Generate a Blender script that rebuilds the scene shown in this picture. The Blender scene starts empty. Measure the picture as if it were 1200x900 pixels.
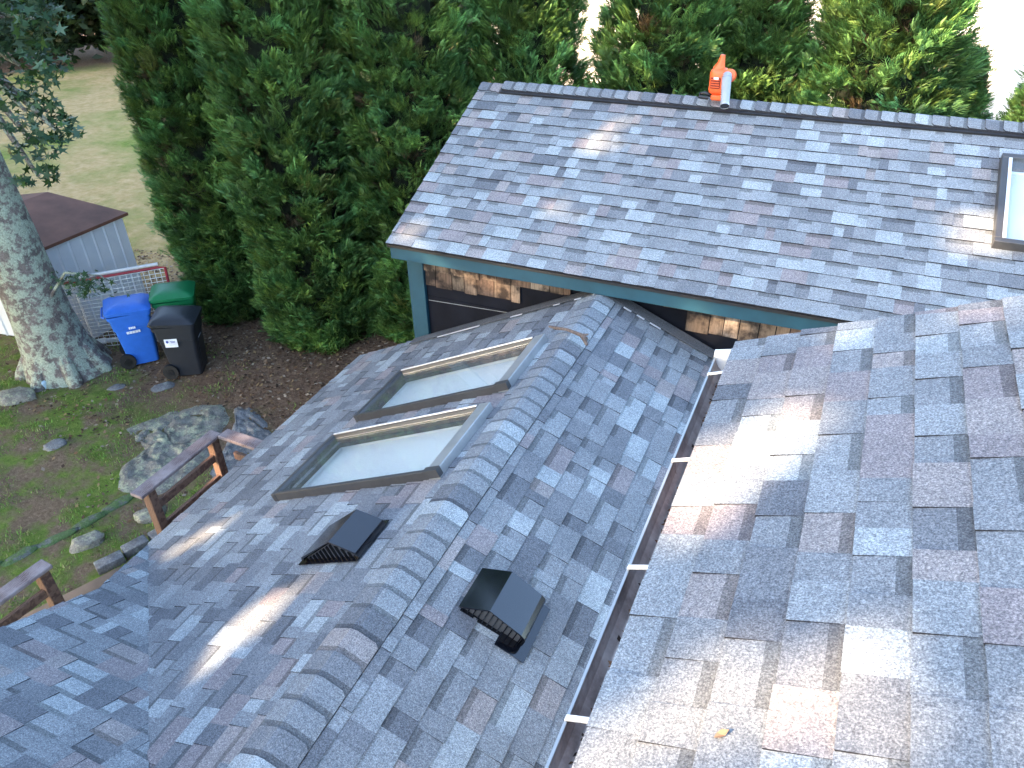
import bpy, bmesh, math, random
import numpy as np
from mathutils import Vector, Matrix, noise
random.seed(7); rng = np.random.default_rng(7)
sc = bpy.context.scene
COL = sc.collection
R = math.radians

# ------------------------------------------------------------------ camera
H = 6.5
cam_d = bpy.data.cameras.new('camera'); cam = bpy.data.objects.new('camera', cam_d); COL.objects.link(cam)
cam.matrix_world = Matrix(((0.915558, -0.208265, 0.344062, 0.0), (0.401620, 0.518760, -0.754712, 0.0), (-0.021305, 0.829165, 0.558598, H), (0, 0, 0, 1)))
cam_d.sensor_width = 36; cam_d.lens = 27.06; cam_d.clip_start = 0.05; cam_d.clip_end = 2000
sc.camera = cam
# ------------------------------------------------------------------ sky and sun
SUN_EL, SUN_AZ = R(25), R(225)          # azimuth clockwise from +Y
SD = Vector((math.cos(SUN_EL) * math.sin(SUN_AZ), math.cos(SUN_EL) * math.cos(SUN_AZ), math.sin(SUN_EL)))
w = bpy.data.worlds.new('World'); sc.world = w; w.use_nodes = True
nt = w.node_tree; bg = nt.nodes['Background']
sky = nt.nodes.new('ShaderNodeTexSky'); sky.sky_type = 'NISHITA'; sky.sun_disc = False
sky.sun_elevation = SUN_EL; sky.sun_rotation = SUN_AZ; sky.air_density = 1.0; sky.dust_density = 1.5; sky.ozone_density = 1.0
nt.links.new(sky.outputs[0], bg.inputs[0]); bg.inputs[1].default_value = 0.15
sl = bpy.data.lights.new('sun', 'SUN'); sl.energy = 3.2; sl.angle = R(0.5); sl.color = (1.0, 0.72, 0.46)
so = bpy.data.objects.new('sun', sl); COL.objects.link(so)
so.rotation_euler = SD.to_track_quat('Z', 'Y').to_euler()
sc.view_settings.view_transform = 'Standard'; sc.view_settings.look = 'None'
sc.view_settings.exposure = 2.85; sc.view_settings.gamma = 1

# ------------------------------------------------------------------ helpers
def tag(o, label=None, cat=None, group=None, kind=None):
    if label: o['label'] = label
    if cat: o['category'] = cat
    if group: o['group'] = group
    if kind: o['kind'] = kind
    return o
def empty(name, loc=(0, 0, 0), rz=0):
    o = bpy.data.objects.new(name, None); COL.objects.link(o); o.location = loc; o.rotation_euler = (0, 0, rz)
    o.empty_display_size = 0.1
    return o
def link(name, me, parent=None, loc=None):
    o = bpy.data.objects.new(name, me); COL.objects.link(o)
    if parent is not None: o.parent = parent
    if loc is not None: o.location = loc
    return o
def mesh_np(name, V, F, mat=None, colors=None, smooth=False):
    """V list of verts, F list of faces; colors per face (rgb)"""
    me = bpy.data.meshes.new(name); me.from_pydata([tuple(v) for v in V], [], F)
    if mat: me.materials.append(mat)
    if colors is not None:
        ca = me.color_attributes.new('tint', 'FLOAT_COLOR', 'CORNER')
        buf = np.ones((len(me.loops), 4), np.float32)
        ln = np.array([len(f) for f in F]); buf[:, :3] = np.repeat(np.array(colors, np.float32), ln, axis=0)
        ca.data.foreach_set('color', buf.ravel())
    if smooth: me.polygons.foreach_set('use_smooth', np.ones(len(me.polygons), bool))
    me.update(); return me
def quads_mesh(name, P, mat, tint=None, nper=4):
    """P (n,nper,3) separate polygons, tint (n,3)"""
    n = len(P); me = bpy.data.meshes.new(name)
    me.vertices.add(n * nper); me.vertices.foreach_set('co', np.asarray(P, np.float32).ravel())
    me.loops.add(n * nper); me.loops.foreach_set('vertex_index', np.arange(n * nper, dtype=np.int32))
    me.polygons.add(n); me.polygons.foreach_set('loop_start', np.arange(n, dtype=np.int32) * nper)
    me.polygons.foreach_set('loop_total', np.full(n, nper, np.int32))
    if tint is not None:
        ca = me.color_attributes.new('tint', 'FLOAT_COLOR', 'CORNER')
        b = np.ones((n * nper, 4), np.float32); b[:, :3] = np.repeat(np.asarray(tint, np.float32), nper, axis=0)
        ca.data.foreach_set('color', b.ravel())
    me.materials.append(mat); me.update(); me.validate(); return me
def cat_meshes(parts):
    """join (V,F,C) tuples"""
    V = []; F = []; C = []
    for v, f, c in parts:
        o = len(V); V += [tuple(p) for p in v]; F += [tuple(i + o for i in q) for q in f]; C += list(c)
    return V, F, C
class MB:
    def __init__(s): s.bm = bmesh.new()
    def box(s, c, d, rot=None, taper=None, bev=0.0, seg=1):
        g = bmesh.ops.create_cube(s.bm, size=1)['verts']
        for v in g:
            k = 1.0
            if taper and v.co.z < 0: k = taper
            v.co = Vector((v.co.x * d[0] * k, v.co.y * d[1] * k, v.co.z * d[2]))
        if bev > 0:
            es = list({e for v in g for e in v.link_edges})
            r = bmesh.ops.bevel(s.bm, geom=es, offset=bev, segments=seg, affect='EDGES', profile=0.5)
            g = list({v for f in r['faces'] for v in f.verts} | {v for v in g if v.is_valid})
        if rot is not None:
            m = rot.to_3x3() if hasattr(rot, 'to_3x3') else rot
            for v in g: v.co = m @ v.co
        for v in g: v.co += Vector(c)
        return g
    def bar(s, a, b, wd, hd, up=Vector((0, 0, 1)), bev=0.0):
        a = Vector(a); b = Vector(b); d = b - a; y = d.normalized(); x = y.cross(up).normalized(); z = x.cross(y)
        return s.box((a + b) / 2, (wd, d.length, hd), Matrix((x, y, z)).transposed(), bev=bev)
    def tube(s, pts, r, n=10, cap=True):
        pts = [Vector(p) for p in pts]; rs = r if isinstance(r, (list, tuple)) else [r] * len(pts)
        rings = []; ref = Vector((0.13, 0.2, 0.97))
        for i, p in enumerate(pts):
            d = (pts[min(i + 1, len(pts) - 1)] - pts[max(i - 1, 0)]).normalized()
            x = d.cross(ref)
            if x.length < 0.1: x = d.cross(Vector((1, 0, 0)))
            x.normalize(); y = d.cross(x)
            rings.append([s.bm.verts.new(p + (x * math.cos(2 * math.pi * k / n) + y * math.sin(2 * math.pi * k / n)) * rs[i]) for k in range(n)])
        for a, b in zip(rings, rings[1:]):
            for k in range(n): s.bm.faces.new((a[k], a[(k + 1) % n], b[(k + 1) % n], b[k]))
        if cap: s.bm.faces.new(rings[0][::-1]); s.bm.faces.new(rings[-1])
    def prism(s, prof, a, b, ux, uy):
        """profile [(p,q)] in axes ux,uy swept from a to b"""
        a = Vector(a); b = Vector(b); ux = Vector(ux); uy = Vector(uy)
        A = [s.bm.verts.new(a + ux * p + uy * q) for p, q in prof]; B = [s.bm.verts.new(b + ux * p + uy * q) for p, q in prof]
        n = len(prof)
        for k in range(n): s.bm.faces.new((A[k], A[(k + 1) % n], B[(k + 1) % n], B[k]))
        s.bm.faces.new(A[::-1]); s.bm.faces.new(B)
    def build(s, name, mat, parent=None, smooth=False, loc=None):
        bmesh.ops.recalc_face_normals(s.bm, faces=s.bm.faces)
        me = bpy.data.meshes.new(name); s.bm.to_mesh(me); s.bm.free(); me.materials.append(mat)
        if smooth:
            me.polygons.foreach_set('use_smooth', np.ones(len(me.polygons), bool))
            try: me.set_sharp_from_angle(angle=R(40))
            except Exception: pass
        return link(name, me, parent, loc)

# ------------------------------------------------------------------ materials
def new_mat(name):
    m = bpy.data.materials.new(name); m.use_nodes = True; t = m.node_tree
    return m, t, t.nodes['Principled BSDF']
def N(t, typ, **kw):
    n = t.nodes.new(typ)
    for k, v in kw.items(): setattr(n, k, v)
    return n
def ramp(t, inp, stops):
    r = N(t, 'ShaderNodeValToRGB'); e = r.color_ramp.elements
    while len(e) < len(stops): e.new(0.5)
    for q, (p, c) in zip(e, stops): q.position = p; q.color = (*c, 1) if len(c) == 3 else c
    t.links.new(inp, r.inputs[0]); return r.outputs[0]
def noise_tex(t, vec, scale, detail=4, rough=0.6):
    n = N(t, 'ShaderNodeTexNoise'); n.inputs['Scale'].default_value = scale; n.inputs['Detail'].default_value = detail
    n.inputs['Roughness'].default_value = rough
    if vec is not None: t.links.new(vec, n.inputs['Vector'])
    return n.outputs['Fac']
def mul(t, a, b, mode='MULTIPLY', fac=1.0):
    m = N(t, 'ShaderNodeMix', data_type='RGBA', blend_type=mode); m.inputs[0].default_value = fac
    t.links.new(a, m.inputs[6])
    if isinstance(b, tuple): m.inputs[7].default_value = (*b, 1)
    else: t.links.new(b, m.inputs[7])
    return m.outputs[2]
def bump(t, h, b, strength=0.3, dist=0.01):
    n = N(t, 'ShaderNodeBump'); n.inputs['Strength'].default_value = strength; n.inputs['Distance'].default_value = dist
    t.links.new(h, n.inputs['Height']); t.links.new(n.outputs[0], b.inputs['Normal'])
def simple(name, col, rough=0.6, metal=0.0, scale=8.0, var=0.25, bs=0.15, bscale=60.0, spec=0.5, world=False):
    """base colour with soft mottling and fine relief"""
    m, t, b = new_mat(name)
    if world: v = N(t, 'ShaderNodeNewGeometry').outputs['Position']
    else: v = N(t, 'ShaderNodeTexCoord').outputs['Object']
    f = noise_tex(t, v, scale, 5)
    lo = tuple(c * (1 - var) for c in col); hi = tuple(min(1, c * (1 + var)) for c in col)
    c = ramp(t, f, [(0.3, lo), (0.7, hi)])
    t.links.new(c, b.inputs['Base Color']); b.inputs['Roughness'].default_value = rough; b.inputs['Metallic'].default_value = metal
    b.inputs['Specular IOR Level'].default_value = spec
    if bs > 0: bump(t, noise_tex(t, v, bscale, 3), b, bs, 0.004)
    return m

def shingle_material():
    m, t, b = new_mat('shingle_granules')
    pos = N(t, 'ShaderNodeNewGeometry').outputs['Position']
    a = N(t, 'ShaderNodeAttribute', attribute_name='tint').outputs['Color']
    g1 = noise_tex(t, pos, 170, 3, 0.85)
    c1 = ramp(t, g1, [(0.34, (0.42, 0.42, 0.45)), (0.5, (0.97, 0.97, 0.97)), (0.64, (1.75, 1.72, 1.68))])
    g2 = noise_tex(t, pos, 70, 2, 0.6)
    c2 = ramp(t, g2, [(0.33, (0.82, 0.82, 0.84)), (0.67, (1.18, 1.18, 1.17))])
    g3 = noise_tex(t, pos, 3.2, 3, 0.6)
    c3 = ramp(t, g3, [(0.3, (0.86, 0.87, 0.88)), (0.7, (1.12, 1.11, 1.10))])
    c = mul(t, mul(t, mul(t, a, c1), c2), c3)
    t.links.new(c, b.inputs['Base Color'])
    b.inputs['Roughness'].default_value = 0.85; b.inputs['Specular IOR Level'].default_value = 0.35
    bump(t, g1, b, 0.55, 0.004)
    return m
M = {}
M['shingle'] = shingle_material()
def leaf_material(name, rough=0.5, trans=0.25, spec=0.4, gain=(1, 1, 1)):
    m, t, b = new_mat(name)
    a = N(t, 'ShaderNodeAttribute', attribute_name='tint').outputs['Color']
    pos = N(t, 'ShaderNodeNewGeometry').outputs['Position']
    c = mul(t, a, ramp(t, noise_tex(t, pos, 1.7, 3), [(0.3, tuple(0.8 * g for g in gain)), (0.7, tuple(1.2 * g for g in gain))]))
    t.links.new(c, b.inputs['Base Color']); b.inputs['Roughness'].default_value = rough; b.inputs['Specular IOR Level'].default_value = spec
    tr = N(t, 'ShaderNodeBsdfTranslucent'); t.links.new(c, tr.inputs[0])
    mx = N(t, 'ShaderNodeMixShader'); mx.inputs[0].default_value = trans
    t.links.new(b.outputs[0], mx.inputs[1]); t.links.new(tr.outputs[0], mx.inputs[2])
    t.links.new(mx.outputs[0], t.nodes['Material Output'].inputs[0])
    return m
M['frond'] = leaf_material('arborvitae_foliage', 0.55, 0.2)
M['leaf'] = leaf_material('broad_leaf', 0.4, 0.3)
M['litter'] = leaf_material('dry_leaf', 0.75, 0.1, 0.2)
M['blade'] = leaf_material('grass_blade', 0.55, 0.3, 0.3)
M['teal'] = simple('teal_paint', (0.011, 0.064, 0.094), 0.55, var=0.16, scale=5, bs=0.1)
M['yellow_board'] = simple('yellow_painted_board', (0.62, 0.50, 0.22), 0.6, var=0.1)
M['white_paint'] = simple('white_paint', (0.78, 0.77, 0.74), 0.5, var=0.06, bs=0.05)
M['felt'] = simple('black_felt_paper', (0.008, 0.009, 0.014), 0.85, var=0.35, scale=3, bs=0.35, bscale=9, spec=0.2)
M['deck_under'] = simple('roof_sheathing', (0.05, 0.045, 0.04), 0.9)
M['drip'] = simple('dark_drip_edge', (0.02, 0.02, 0.022), 0.4)
M['black_plastic'] = simple('black_plastic', (0.012, 0.012, 0.013), 0.35, var=0.2, bs=0.05)
M['vent_paint'] = simple('gloss_black_vent_paint', (0.004, 0.005, 0.008), 0.12, var=0.2, bs=0.01, bscale=25, spec=0.95)
M['clad'] = simple('grey_brown_skylight_cladding', (0.095, 0.093, 0.092), 0.4, 0.5, var=0.12, bs=0.03)
M['clad_light'] = simple('light_grey_flashing_metal', (0.42, 0.43, 0.42), 0.38, 0.55, var=0.1, bs=0.05)
M['bright_alu'] = simple('bright_aluminium', (0.85, 0.86, 0.88), 0.3, 0.5, var=0.06, bs=0.0)
M['shaft'] = simple('white_shaft_panel', (0.88, 0.90, 0.88), 0.8, var=0.02, scale=2, bs=0.0)
M['rail_wood'] = None
M['red_tube'] = simple('red_painted_tube', (0.33, 0.02, 0.03), 0.4, var=0.12)
M['net'] = simple('net_cord', (0.78, 0.77, 0.70), 0.8, bs=0)
M['blue_bin'] = simple('blue_bin_plastic', (0.03, 0.15, 0.60), 0.42, var=0.08, bs=0.05, bscale=30)
M['green_bin'] = simple('green_bin_plastic', (0.008, 0.17, 0.06), 0.42, var=0.08, bs=0.05, bscale=30)
M['dark_bin'] = simple('charcoal_bin_plastic', (0.022, 0.025, 0.032), 0.45, var=0.1, bs=0.05, bscale=30)
M['rubber'] = simple('wheel_rubber', (0.01, 0.01, 0.01), 0.7)
M['print_white'] = simple('white_print', (0.75, 0.78, 0.85), 0.6, bs=0)
M['print_blue'] = simple('blue_print', (0.05, 0.08, 0.35), 0.6, bs=0)
M['mesh_grey'] = simple('dark_grey_mesh', (0.07, 0.07, 0.075), 0.7, bs=0)
M['orange'] = simple('orange_plastic', (0.88, 0.13, 0.03), 0.38, var=0.06, bs=0)
M['tube_grey'] = simple('grey_blower_tube', (0.30, 0.33, 0.37), 0.45, var=0.1, bs=0)
M['shed_white'] = simple('white_ribbed_metal', (0.68, 0.69, 0.71), 0.45, 0.0, var=0.1, scale=1.5, bs=0.05)
M['shed_roof'] = simple('brown_shed_roof', (0.16, 0.068, 0.042), 0.8, var=0.3, scale=2)
M['stone_tread'] = simple('brown_sandstone', (0.22, 0.15, 0.10), 0.9, var=0.3, scale=3, bs=0.4, bscale=20)
M['siding'] = simple('white_clapboard', (0.82, 0.80, 0.76), 0.6, var=0.05, bs=0)
M['dark_window'] = simple('dark_window_glass', (0.03, 0.04, 0.05), 0.08, var=0.1, bs=0, spec=0.8)
M['bark_dark'] = simple('brown_bark', (0.10, 0.075, 0.06), 0.9, var=0.4, scale=9, bs=0.6, bscale=25)

def wood_mat(name, lo, hi, grey=None):
    m, t, b = new_mat(name)
    v = N(t, 'ShaderNodeTexCoord').outputs['Object']
    mp = N(t, 'ShaderNodeMapping'); mp.inputs['Scale'].default_value = (14, 14, 14); t.links.new(v, mp.inputs[0])
    wv = N(t, 'ShaderNodeTexWave'); wv.inputs['Scale'].default_value = 1.2; wv.inputs['Distortion'].default_value = 9; wv.inputs['Detail'].default_value = 3
    t.links.new(mp.outputs[0], wv.inputs[0])
    c = ramp(t, wv.outputs['Fac'], [(0.1, lo), (0.8, hi)])
    if grey:
        g = ramp(t, noise_tex(t, v, 4, 4), [(0.35, (0, 0, 0)), (0.6, (1, 1, 1))])
        mx = N(t, 'ShaderNodeMix', data_type='RGBA'); t.links.new(g, mx.inputs[0]); t.links.new(c, mx.inputs[6]); mx.inputs[7].default_value = (*grey, 1); c = mx.outputs[2]
    t.links.new(c, b.inputs['Base Color']); b.inputs['Roughness'].default_value = 0.75
    bump(t, wv.outputs['Fac'], b, 0.25, 0.004)
    return m
M['rail_wood'] = wood_mat('brown_stained_rail', (0.11, 0.060, 0.042), (0.20, 0.118, 0.080))
M['cap_wood'] = wood_mat('weathered_rail_cap', (0.10, 0.07, 0.065), (0.21, 0.15, 0.14), (0.30, 0.25, 0.24))
M['curb_wood'] = wood_mat('brown_curb_wood', (0.055, 0.028, 0.020), (0.11, 0.062, 0.045))
M['twig'] = simple('grey_brown_stick', (0.12, 0.09, 0.075), 0.85, var=0.5, scale=40)

def cedar_mat():
    m, t, b = new_mat('stained_cedar')
    a = N(t, 'ShaderNodeAttribute', attribute_name='tint').outputs['Color']
    pos = N(t, 'ShaderNodeNewGeometry').outputs['Position']
    mp = N(t, 'ShaderNodeMapping'); mp.inputs['Scale'].default_value = (60, 60, 5); t.links.new(pos, mp.inputs[0])
    g = ramp(t, noise_tex(t, mp.outputs[0], 1, 4), [(0.3, (0.6, 0.58, 0.56)), (0.7, (1.25, 1.25, 1.25))])
    s = ramp(t, noise_tex(t, pos, 6, 4), [(0.40, (0.14, 0.12, 0.12)), (0.56, (1.1, 1.1, 1.1))])
    t.links.new(mul(t, mul(t, a, g), s), b.inputs['Base Color']); b.inputs['Roughness'].default_value = 0.8
    bump(t, noise_tex(t, mp.outputs[0], 1, 4), b, 0.3, 0.004)
    return m
M['cedar'] = cedar_mat()

def rock_mat(name, base, lichen, amount=0.5):
    m, t, b = new_mat(name)
    pos = N(t, 'ShaderNodeNewGeometry').outputs['Position']
    c = ramp(t, noise_tex(t, pos, 5, 6, 0.7), [(0.3, tuple(x * 0.5 for x in base)), (0.55, base), (0.75, tuple(x * 1.35 for x in base))])
    f = ramp(t, noise_tex(t, pos, 7, 5, 0.75), [(0.60 - amount * 0.2, (0, 0, 0)), (0.68 - amount * 0.2, (1, 1, 1))])
    mx = N(t, 'ShaderNodeMix', data_type='RGBA'); t.links.new(f, mx.inputs[0]); t.links.new(c, mx.inputs[6]); mx.inputs[7].default_value = (*lichen, 1)
    d = ramp(t, noise_tex(t, pos, 45, 4, 0.7), [(0.3, (0.6, 0.6, 0.6)), (0.7, (1.3, 1.3, 1.3))])
    t.links.new(mul(t, mx.outputs[2], d), b.inputs['Base Color']); b.inputs['Roughness'].default_value = 0.9
    bump(t, noise_tex(t, pos, 14, 6, 0.7), b, 0.7, 0.03)
    return m
M['rock'] = rock_mat('lichen_granite', (0.235, 0.22, 0.185), (0.34, 0.35, 0.24), 0.5)
M['rock_plain'] = rock_mat('grey_granite', (0.20, 0.20, 0.20), (0.30, 0.32, 0.28), 0.2)
M['rock_moss'] = rock_mat('mossy_stone', (0.15, 0.16, 0.14), (0.09, 0.15, 0.05), 0.9)
M['bark'] = rock_mat('lichen_bark', (0.19, 0.155, 0.14), (0.36, 0.40, 0.31), 0.72)

def glass_mat(name, rough=0.03, refl=1.0, tint=(0.96, 0.98, 0.98), dirt=0.05):
    m, t, b = new_mat(name)
    b.inputs['Base Color'].default_value = (0.6, 0.65, 0.62, 1); b.inputs['Roughness'].default_value = 0.6
    g = N(t, 'ShaderNodeBsdfGlossy'); g.inputs['Roughness'].default_value = rough; g.inputs['Color'].default_value = (refl, refl, refl, 1)
    tr = N(t, 'ShaderNodeBsdfTransparent'); tr.inputs['Color'].default_value = (*tint, 1)
    lw = N(t, 'ShaderNodeLayerWeight'); lw.inputs['Blend'].default_value = 0.5
    pw = N(t, 'ShaderNodeMath', operation='POWER'); pw.inputs[1].default_value = 4.0; t.links.new(lw.outputs['Facing'], pw.inputs[0])
    ma = N(t, 'ShaderNodeMath', operation='MULTIPLY_ADD'); ma.inputs[1].default_value = 0.9; ma.inputs[2].default_value = 0.05; t.links.new(pw.outputs[0], ma.inputs[0])
    mx = N(t, 'ShaderNodeMixShader'); t.links.new(ma.outputs[0], mx.inputs[0]); t.links.new(tr.outputs[0], mx.inputs[1]); t.links.new(g.outputs[0], mx.inputs[2])
    m2 = N(t, 'ShaderNodeMixShader'); m2.inputs[0].default_value = dirt
    t.links.new(mx.outputs[0], m2.inputs[1]); t.links.new(b.outputs[0], m2.inputs[2])
    t.links.new(m2.outputs[0], t.nodes['Material Output'].inputs[0])
    return m
M['glass'] = glass_mat('skylight_glass')

# ------------------------------------------------------------------ shingles
PAL = [((0.192, 0.210, 0.222), 32), ((0.228, 0.252, 0.264), 22), ((0.285, 0.322, 0.334), 12), ((0.125, 0.136, 0.150), 15), ((0.158, 0.171, 0.184), 17), ((0.220, 0.203, 0.206), 9), ((0.248, 0.234, 0.228), 6)]
PC = [p[0] for p in PAL]; PW = [p[1] for p in PAL]
EXPO = 0.143
WID = [0.075, 0.11, 0.14, 0.17, 0.20, 0.25]
EDGE = (0.020, 0.021, 0.026)
def shingle_geo(w_, kind, ci, poly=None):
    """local x along the course, y upslope, z out. kind 0 recessed (printed shadow band), 1/2 raised tooth"""
    h0 = (0.0065, 0.0125, 0.0105)[kind]; L = EXPO + 0.02; col = PC[ci]
    def z(y): return h0 * (1 - y / L) + 0.0015
    V = []; F = []; C = []
    def ngon(pts, c):
        o = len(V); V.extend((x, y, z(y)) for x, y in pts); F.append(tuple(range(o, o + len(pts)))); C.append(c)
    outline = poly if poly is not None else [(0, 0), (w_, 0), (w_, L), (0, L)]
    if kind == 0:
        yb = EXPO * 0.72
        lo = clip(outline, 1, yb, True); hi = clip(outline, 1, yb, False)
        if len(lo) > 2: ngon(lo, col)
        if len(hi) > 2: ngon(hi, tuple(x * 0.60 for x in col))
    else: ngon(outline, col)
    n = len(outline)
    for i in range(n):
        a = outline[i]; b = outline[(i + 1) % n]
        if a[1] > EXPO and b[1] > EXPO: continue
        o = len(V); V.extend([(a[0], a[1], z(a[1])), (b[0], b[1], z(b[1])), (b[0], b[1], -0.001), (a[0], a[1], -0.001)]); F.append((o, o + 3, o + 2, o + 1)); C.append(EDGE)
    return V, F, C
def clip(poly, ax, val, keep_less):
    out = []; n = len(poly)
    for i in range(n):
        a = poly[i]; b = poly[(i + 1) % n]
        ia = (a[ax] <= val) == keep_less; ib = (b[ax] <= val) == keep_less
        if ia: out.append(a)
        if ia != ib:
            t = (val - a[ax]) / (b[ax] - a[ax]); out.append((a[0] + (b[0] - a[0]) * t, a[1] + (b[1] - a[1]) * t))
    return out
def clip_half(poly, p, q):
    """keep left of line p->q"""
    out = []; n = len(poly)
    def sd(a): return (q[0] - p[0]) * (a[1] - p[1]) - (q[1] - p[1]) * (a[0] - p[0])
    for i in range(n):
        a = poly[i]; b = poly[(i + 1) % n]; A, B = sd(a), sd(b)
        if A >= 0: out.append(a)
        if (A >= 0) != (B >= 0):
            t = A / (A - B); out.append((a[0] + (b[0] - a[0]) * t, a[1] + (b[1] - a[1]) * t))
    return out
_sh_cache = {}
def shingle_mesh(w_, kind, ci):
    k = (w_, kind, ci)
    if k not in _sh_cache:
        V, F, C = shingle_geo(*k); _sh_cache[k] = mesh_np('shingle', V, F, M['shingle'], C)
    return _sh_cache[k]
CAMI = cam.matrix_world.inverted()
def in_view(p):
    q = CAMI @ p
    if q.z > -0.2: return False
    f = 902 / -q.z
    return abs(q.x * f) < 640 and abs(q.y * f) < 490
def lay_shingles(origin, U, V_, lenU, lenS, halves=(), holes=(), seed=1, wid=WID, pw=PW):
    """returns list of (matrix, geo key or clipped geo, world centre)"""
    rd = random.Random(seed); U = Vector(U).normalized(); V_ = Vector(V_).normalized(); Nn = U.cross(V_)
    if Nn.z < 0: Nn = -Nn; 
    out = []; k = 0; s = 0.0
    prev = []
    while s < lenS - 0.01:
        u = -rd.random() * 0.2; tooth = rd.random() < 0.5
        while u < lenU:
            w_ = rd.choice(wid); kind = (rd.choice((1, 1, 2)) if tooth else 0)
            ci = rd.choices(range(len(PC)), pw)[0]
            nxt_same = tooth and rd.random() < 0.35
            cu, cs = u + w_ / 2, s + EXPO / 2
            hit = [h for h in holes if h[2] < cs < h[3] and u + w_ > h[0] and u < h[1]]; skip = any(u >= a and u + w_ <= b for a, b, c, d in hit)
            if not skip:
                sv = random.Random(int(u * 1000) + k * 7919 + seed).uniform(-0.0022, 0.0022)
                mat = Matrix((( U.x, V_.x, Nn.x, 0), (U.y, V_.y, Nn.y, 0), (U.z, V_.z, Nn.z, 0), (0, 0, 0, 1)))
                org = Vector(origin) + U * u + V_ * (s + sv)
                mat.translation = org
                poly = [(0, 0), (w_, 0), (w_, EXPO + 0.02), (0, EXPO + 0.02)]; n0 = list(poly)
                cl = poly
                cl = clip(cl, 0, -u, False) if u < 0 else cl
                cl = clip(cl, 0, lenU - u, True) if u + w_ > lenU else cl
                cl = clip(cl, 1, lenS - s, True) if s + EXPO + 0.02 > lenS else cl
                for a, b_, c, d in hit:
                    if u < a: cl = clip(cl, 0, a - u, True)
                    else: cl = clip(cl, 0, b_ - u, False)
                for (p, q) in halves:
                    if len(cl) > 2: cl = clip_half(cl, (p[0] - u, p[1] - s), (q[0] - u, q[1] - s))
                if len(cl) > 2:
                    area = 0.5 * abs(sum(cl[i][0] * cl[(i + 1) % len(cl)][1] - cl[(i + 1) % len(cl)][0] * cl[i][1] for i in range(len(cl))))
                    if area > 2e-4:
                        c = org + U * (w_ / 2) + V_ * (EXPO / 2)
                        out.append((mat, (w_, kind, ci) if cl == n0 else None, None if cl == n0 else shingle_geo(w_, kind, ci, cl), c, w_ * EXPO))
            u += w_
            if not nxt_same: tooth = not tooth
        s += EXPO; k += 1
    return out
def place_pieces(lists, limit=300, name='shingle'):
    """lists: [(pieces, parent)] the pieces that show largest become objects, the rest one mesh"""
    allp = []
    for li, (ps, par) in enumerate(lists):
        for p in ps:
            d = (p[3] - Vector((0, 0, H))).length
            allp.append((0 if in_view(p[3]) else 1, -p[4] / d ** 2, li, p))
    allp.sort(key=lambda a: (a[0], a[1]))
    rest = {}
    for i, (_, _, li, p) in enumerate(allp):
        par = lists[li][1]
        if i < limit and _ == 0:
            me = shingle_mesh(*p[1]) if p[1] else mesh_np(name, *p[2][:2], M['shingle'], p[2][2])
            o = link(name, me, par); o.matrix_local = p[0]
        else: rest.setdefault(li, []).append(p)
    for li, ps in rest.items():
        V = []; F = []; C = []
        for p in ps:
            v, f, c = shingle_geo(*p[1]) if p[1] else p[2]
            o = len(V); V += [tuple(p[0] @ Vector(q)) for q in v]; F += [tuple(i + o for i in q) for q in f]; C += list(c)
        o = link(name + '_field', mesh_np(name + '_field', V, F, M['shingle'], C), lists[li][1]); o['kind'] = 'stuff'
def slab_holes(name, org, U, V_, n, lenU, lenS, holes, parent, thick=0.03):
    """sheathing as strips between the skylight openings, one mesh"""
    m_ = MB(); U = Vector(U).normalized(); V_ = Vector(V_).normalized()
    cuts = sorted({0.0, lenU} | {h[0] for h in holes} | {h[1] for h in holes})
    for a, b_ in zip(cuts, cuts[1:]):
        if b_ - a < 1e-3: continue
        hs = [h for h in holes if h[0] < (a + b_) / 2 < h[1]]
        spans = [(0, lenS)] if not hs else [(0, hs[0][2]), (hs[0][3], lenS)]
        for s0, s1 in spans:
            c = Vector(org) + U * (a + b_) / 2 + V_ * (s0 + s1) / 2 - n * (0.012 + thick / 2)
            m_.box(c, (b_ - a, s1 - s0, thick), Matrix((U, V_, n)).transposed())
    return m_.build(name, M['deck_under'], parent)

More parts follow.
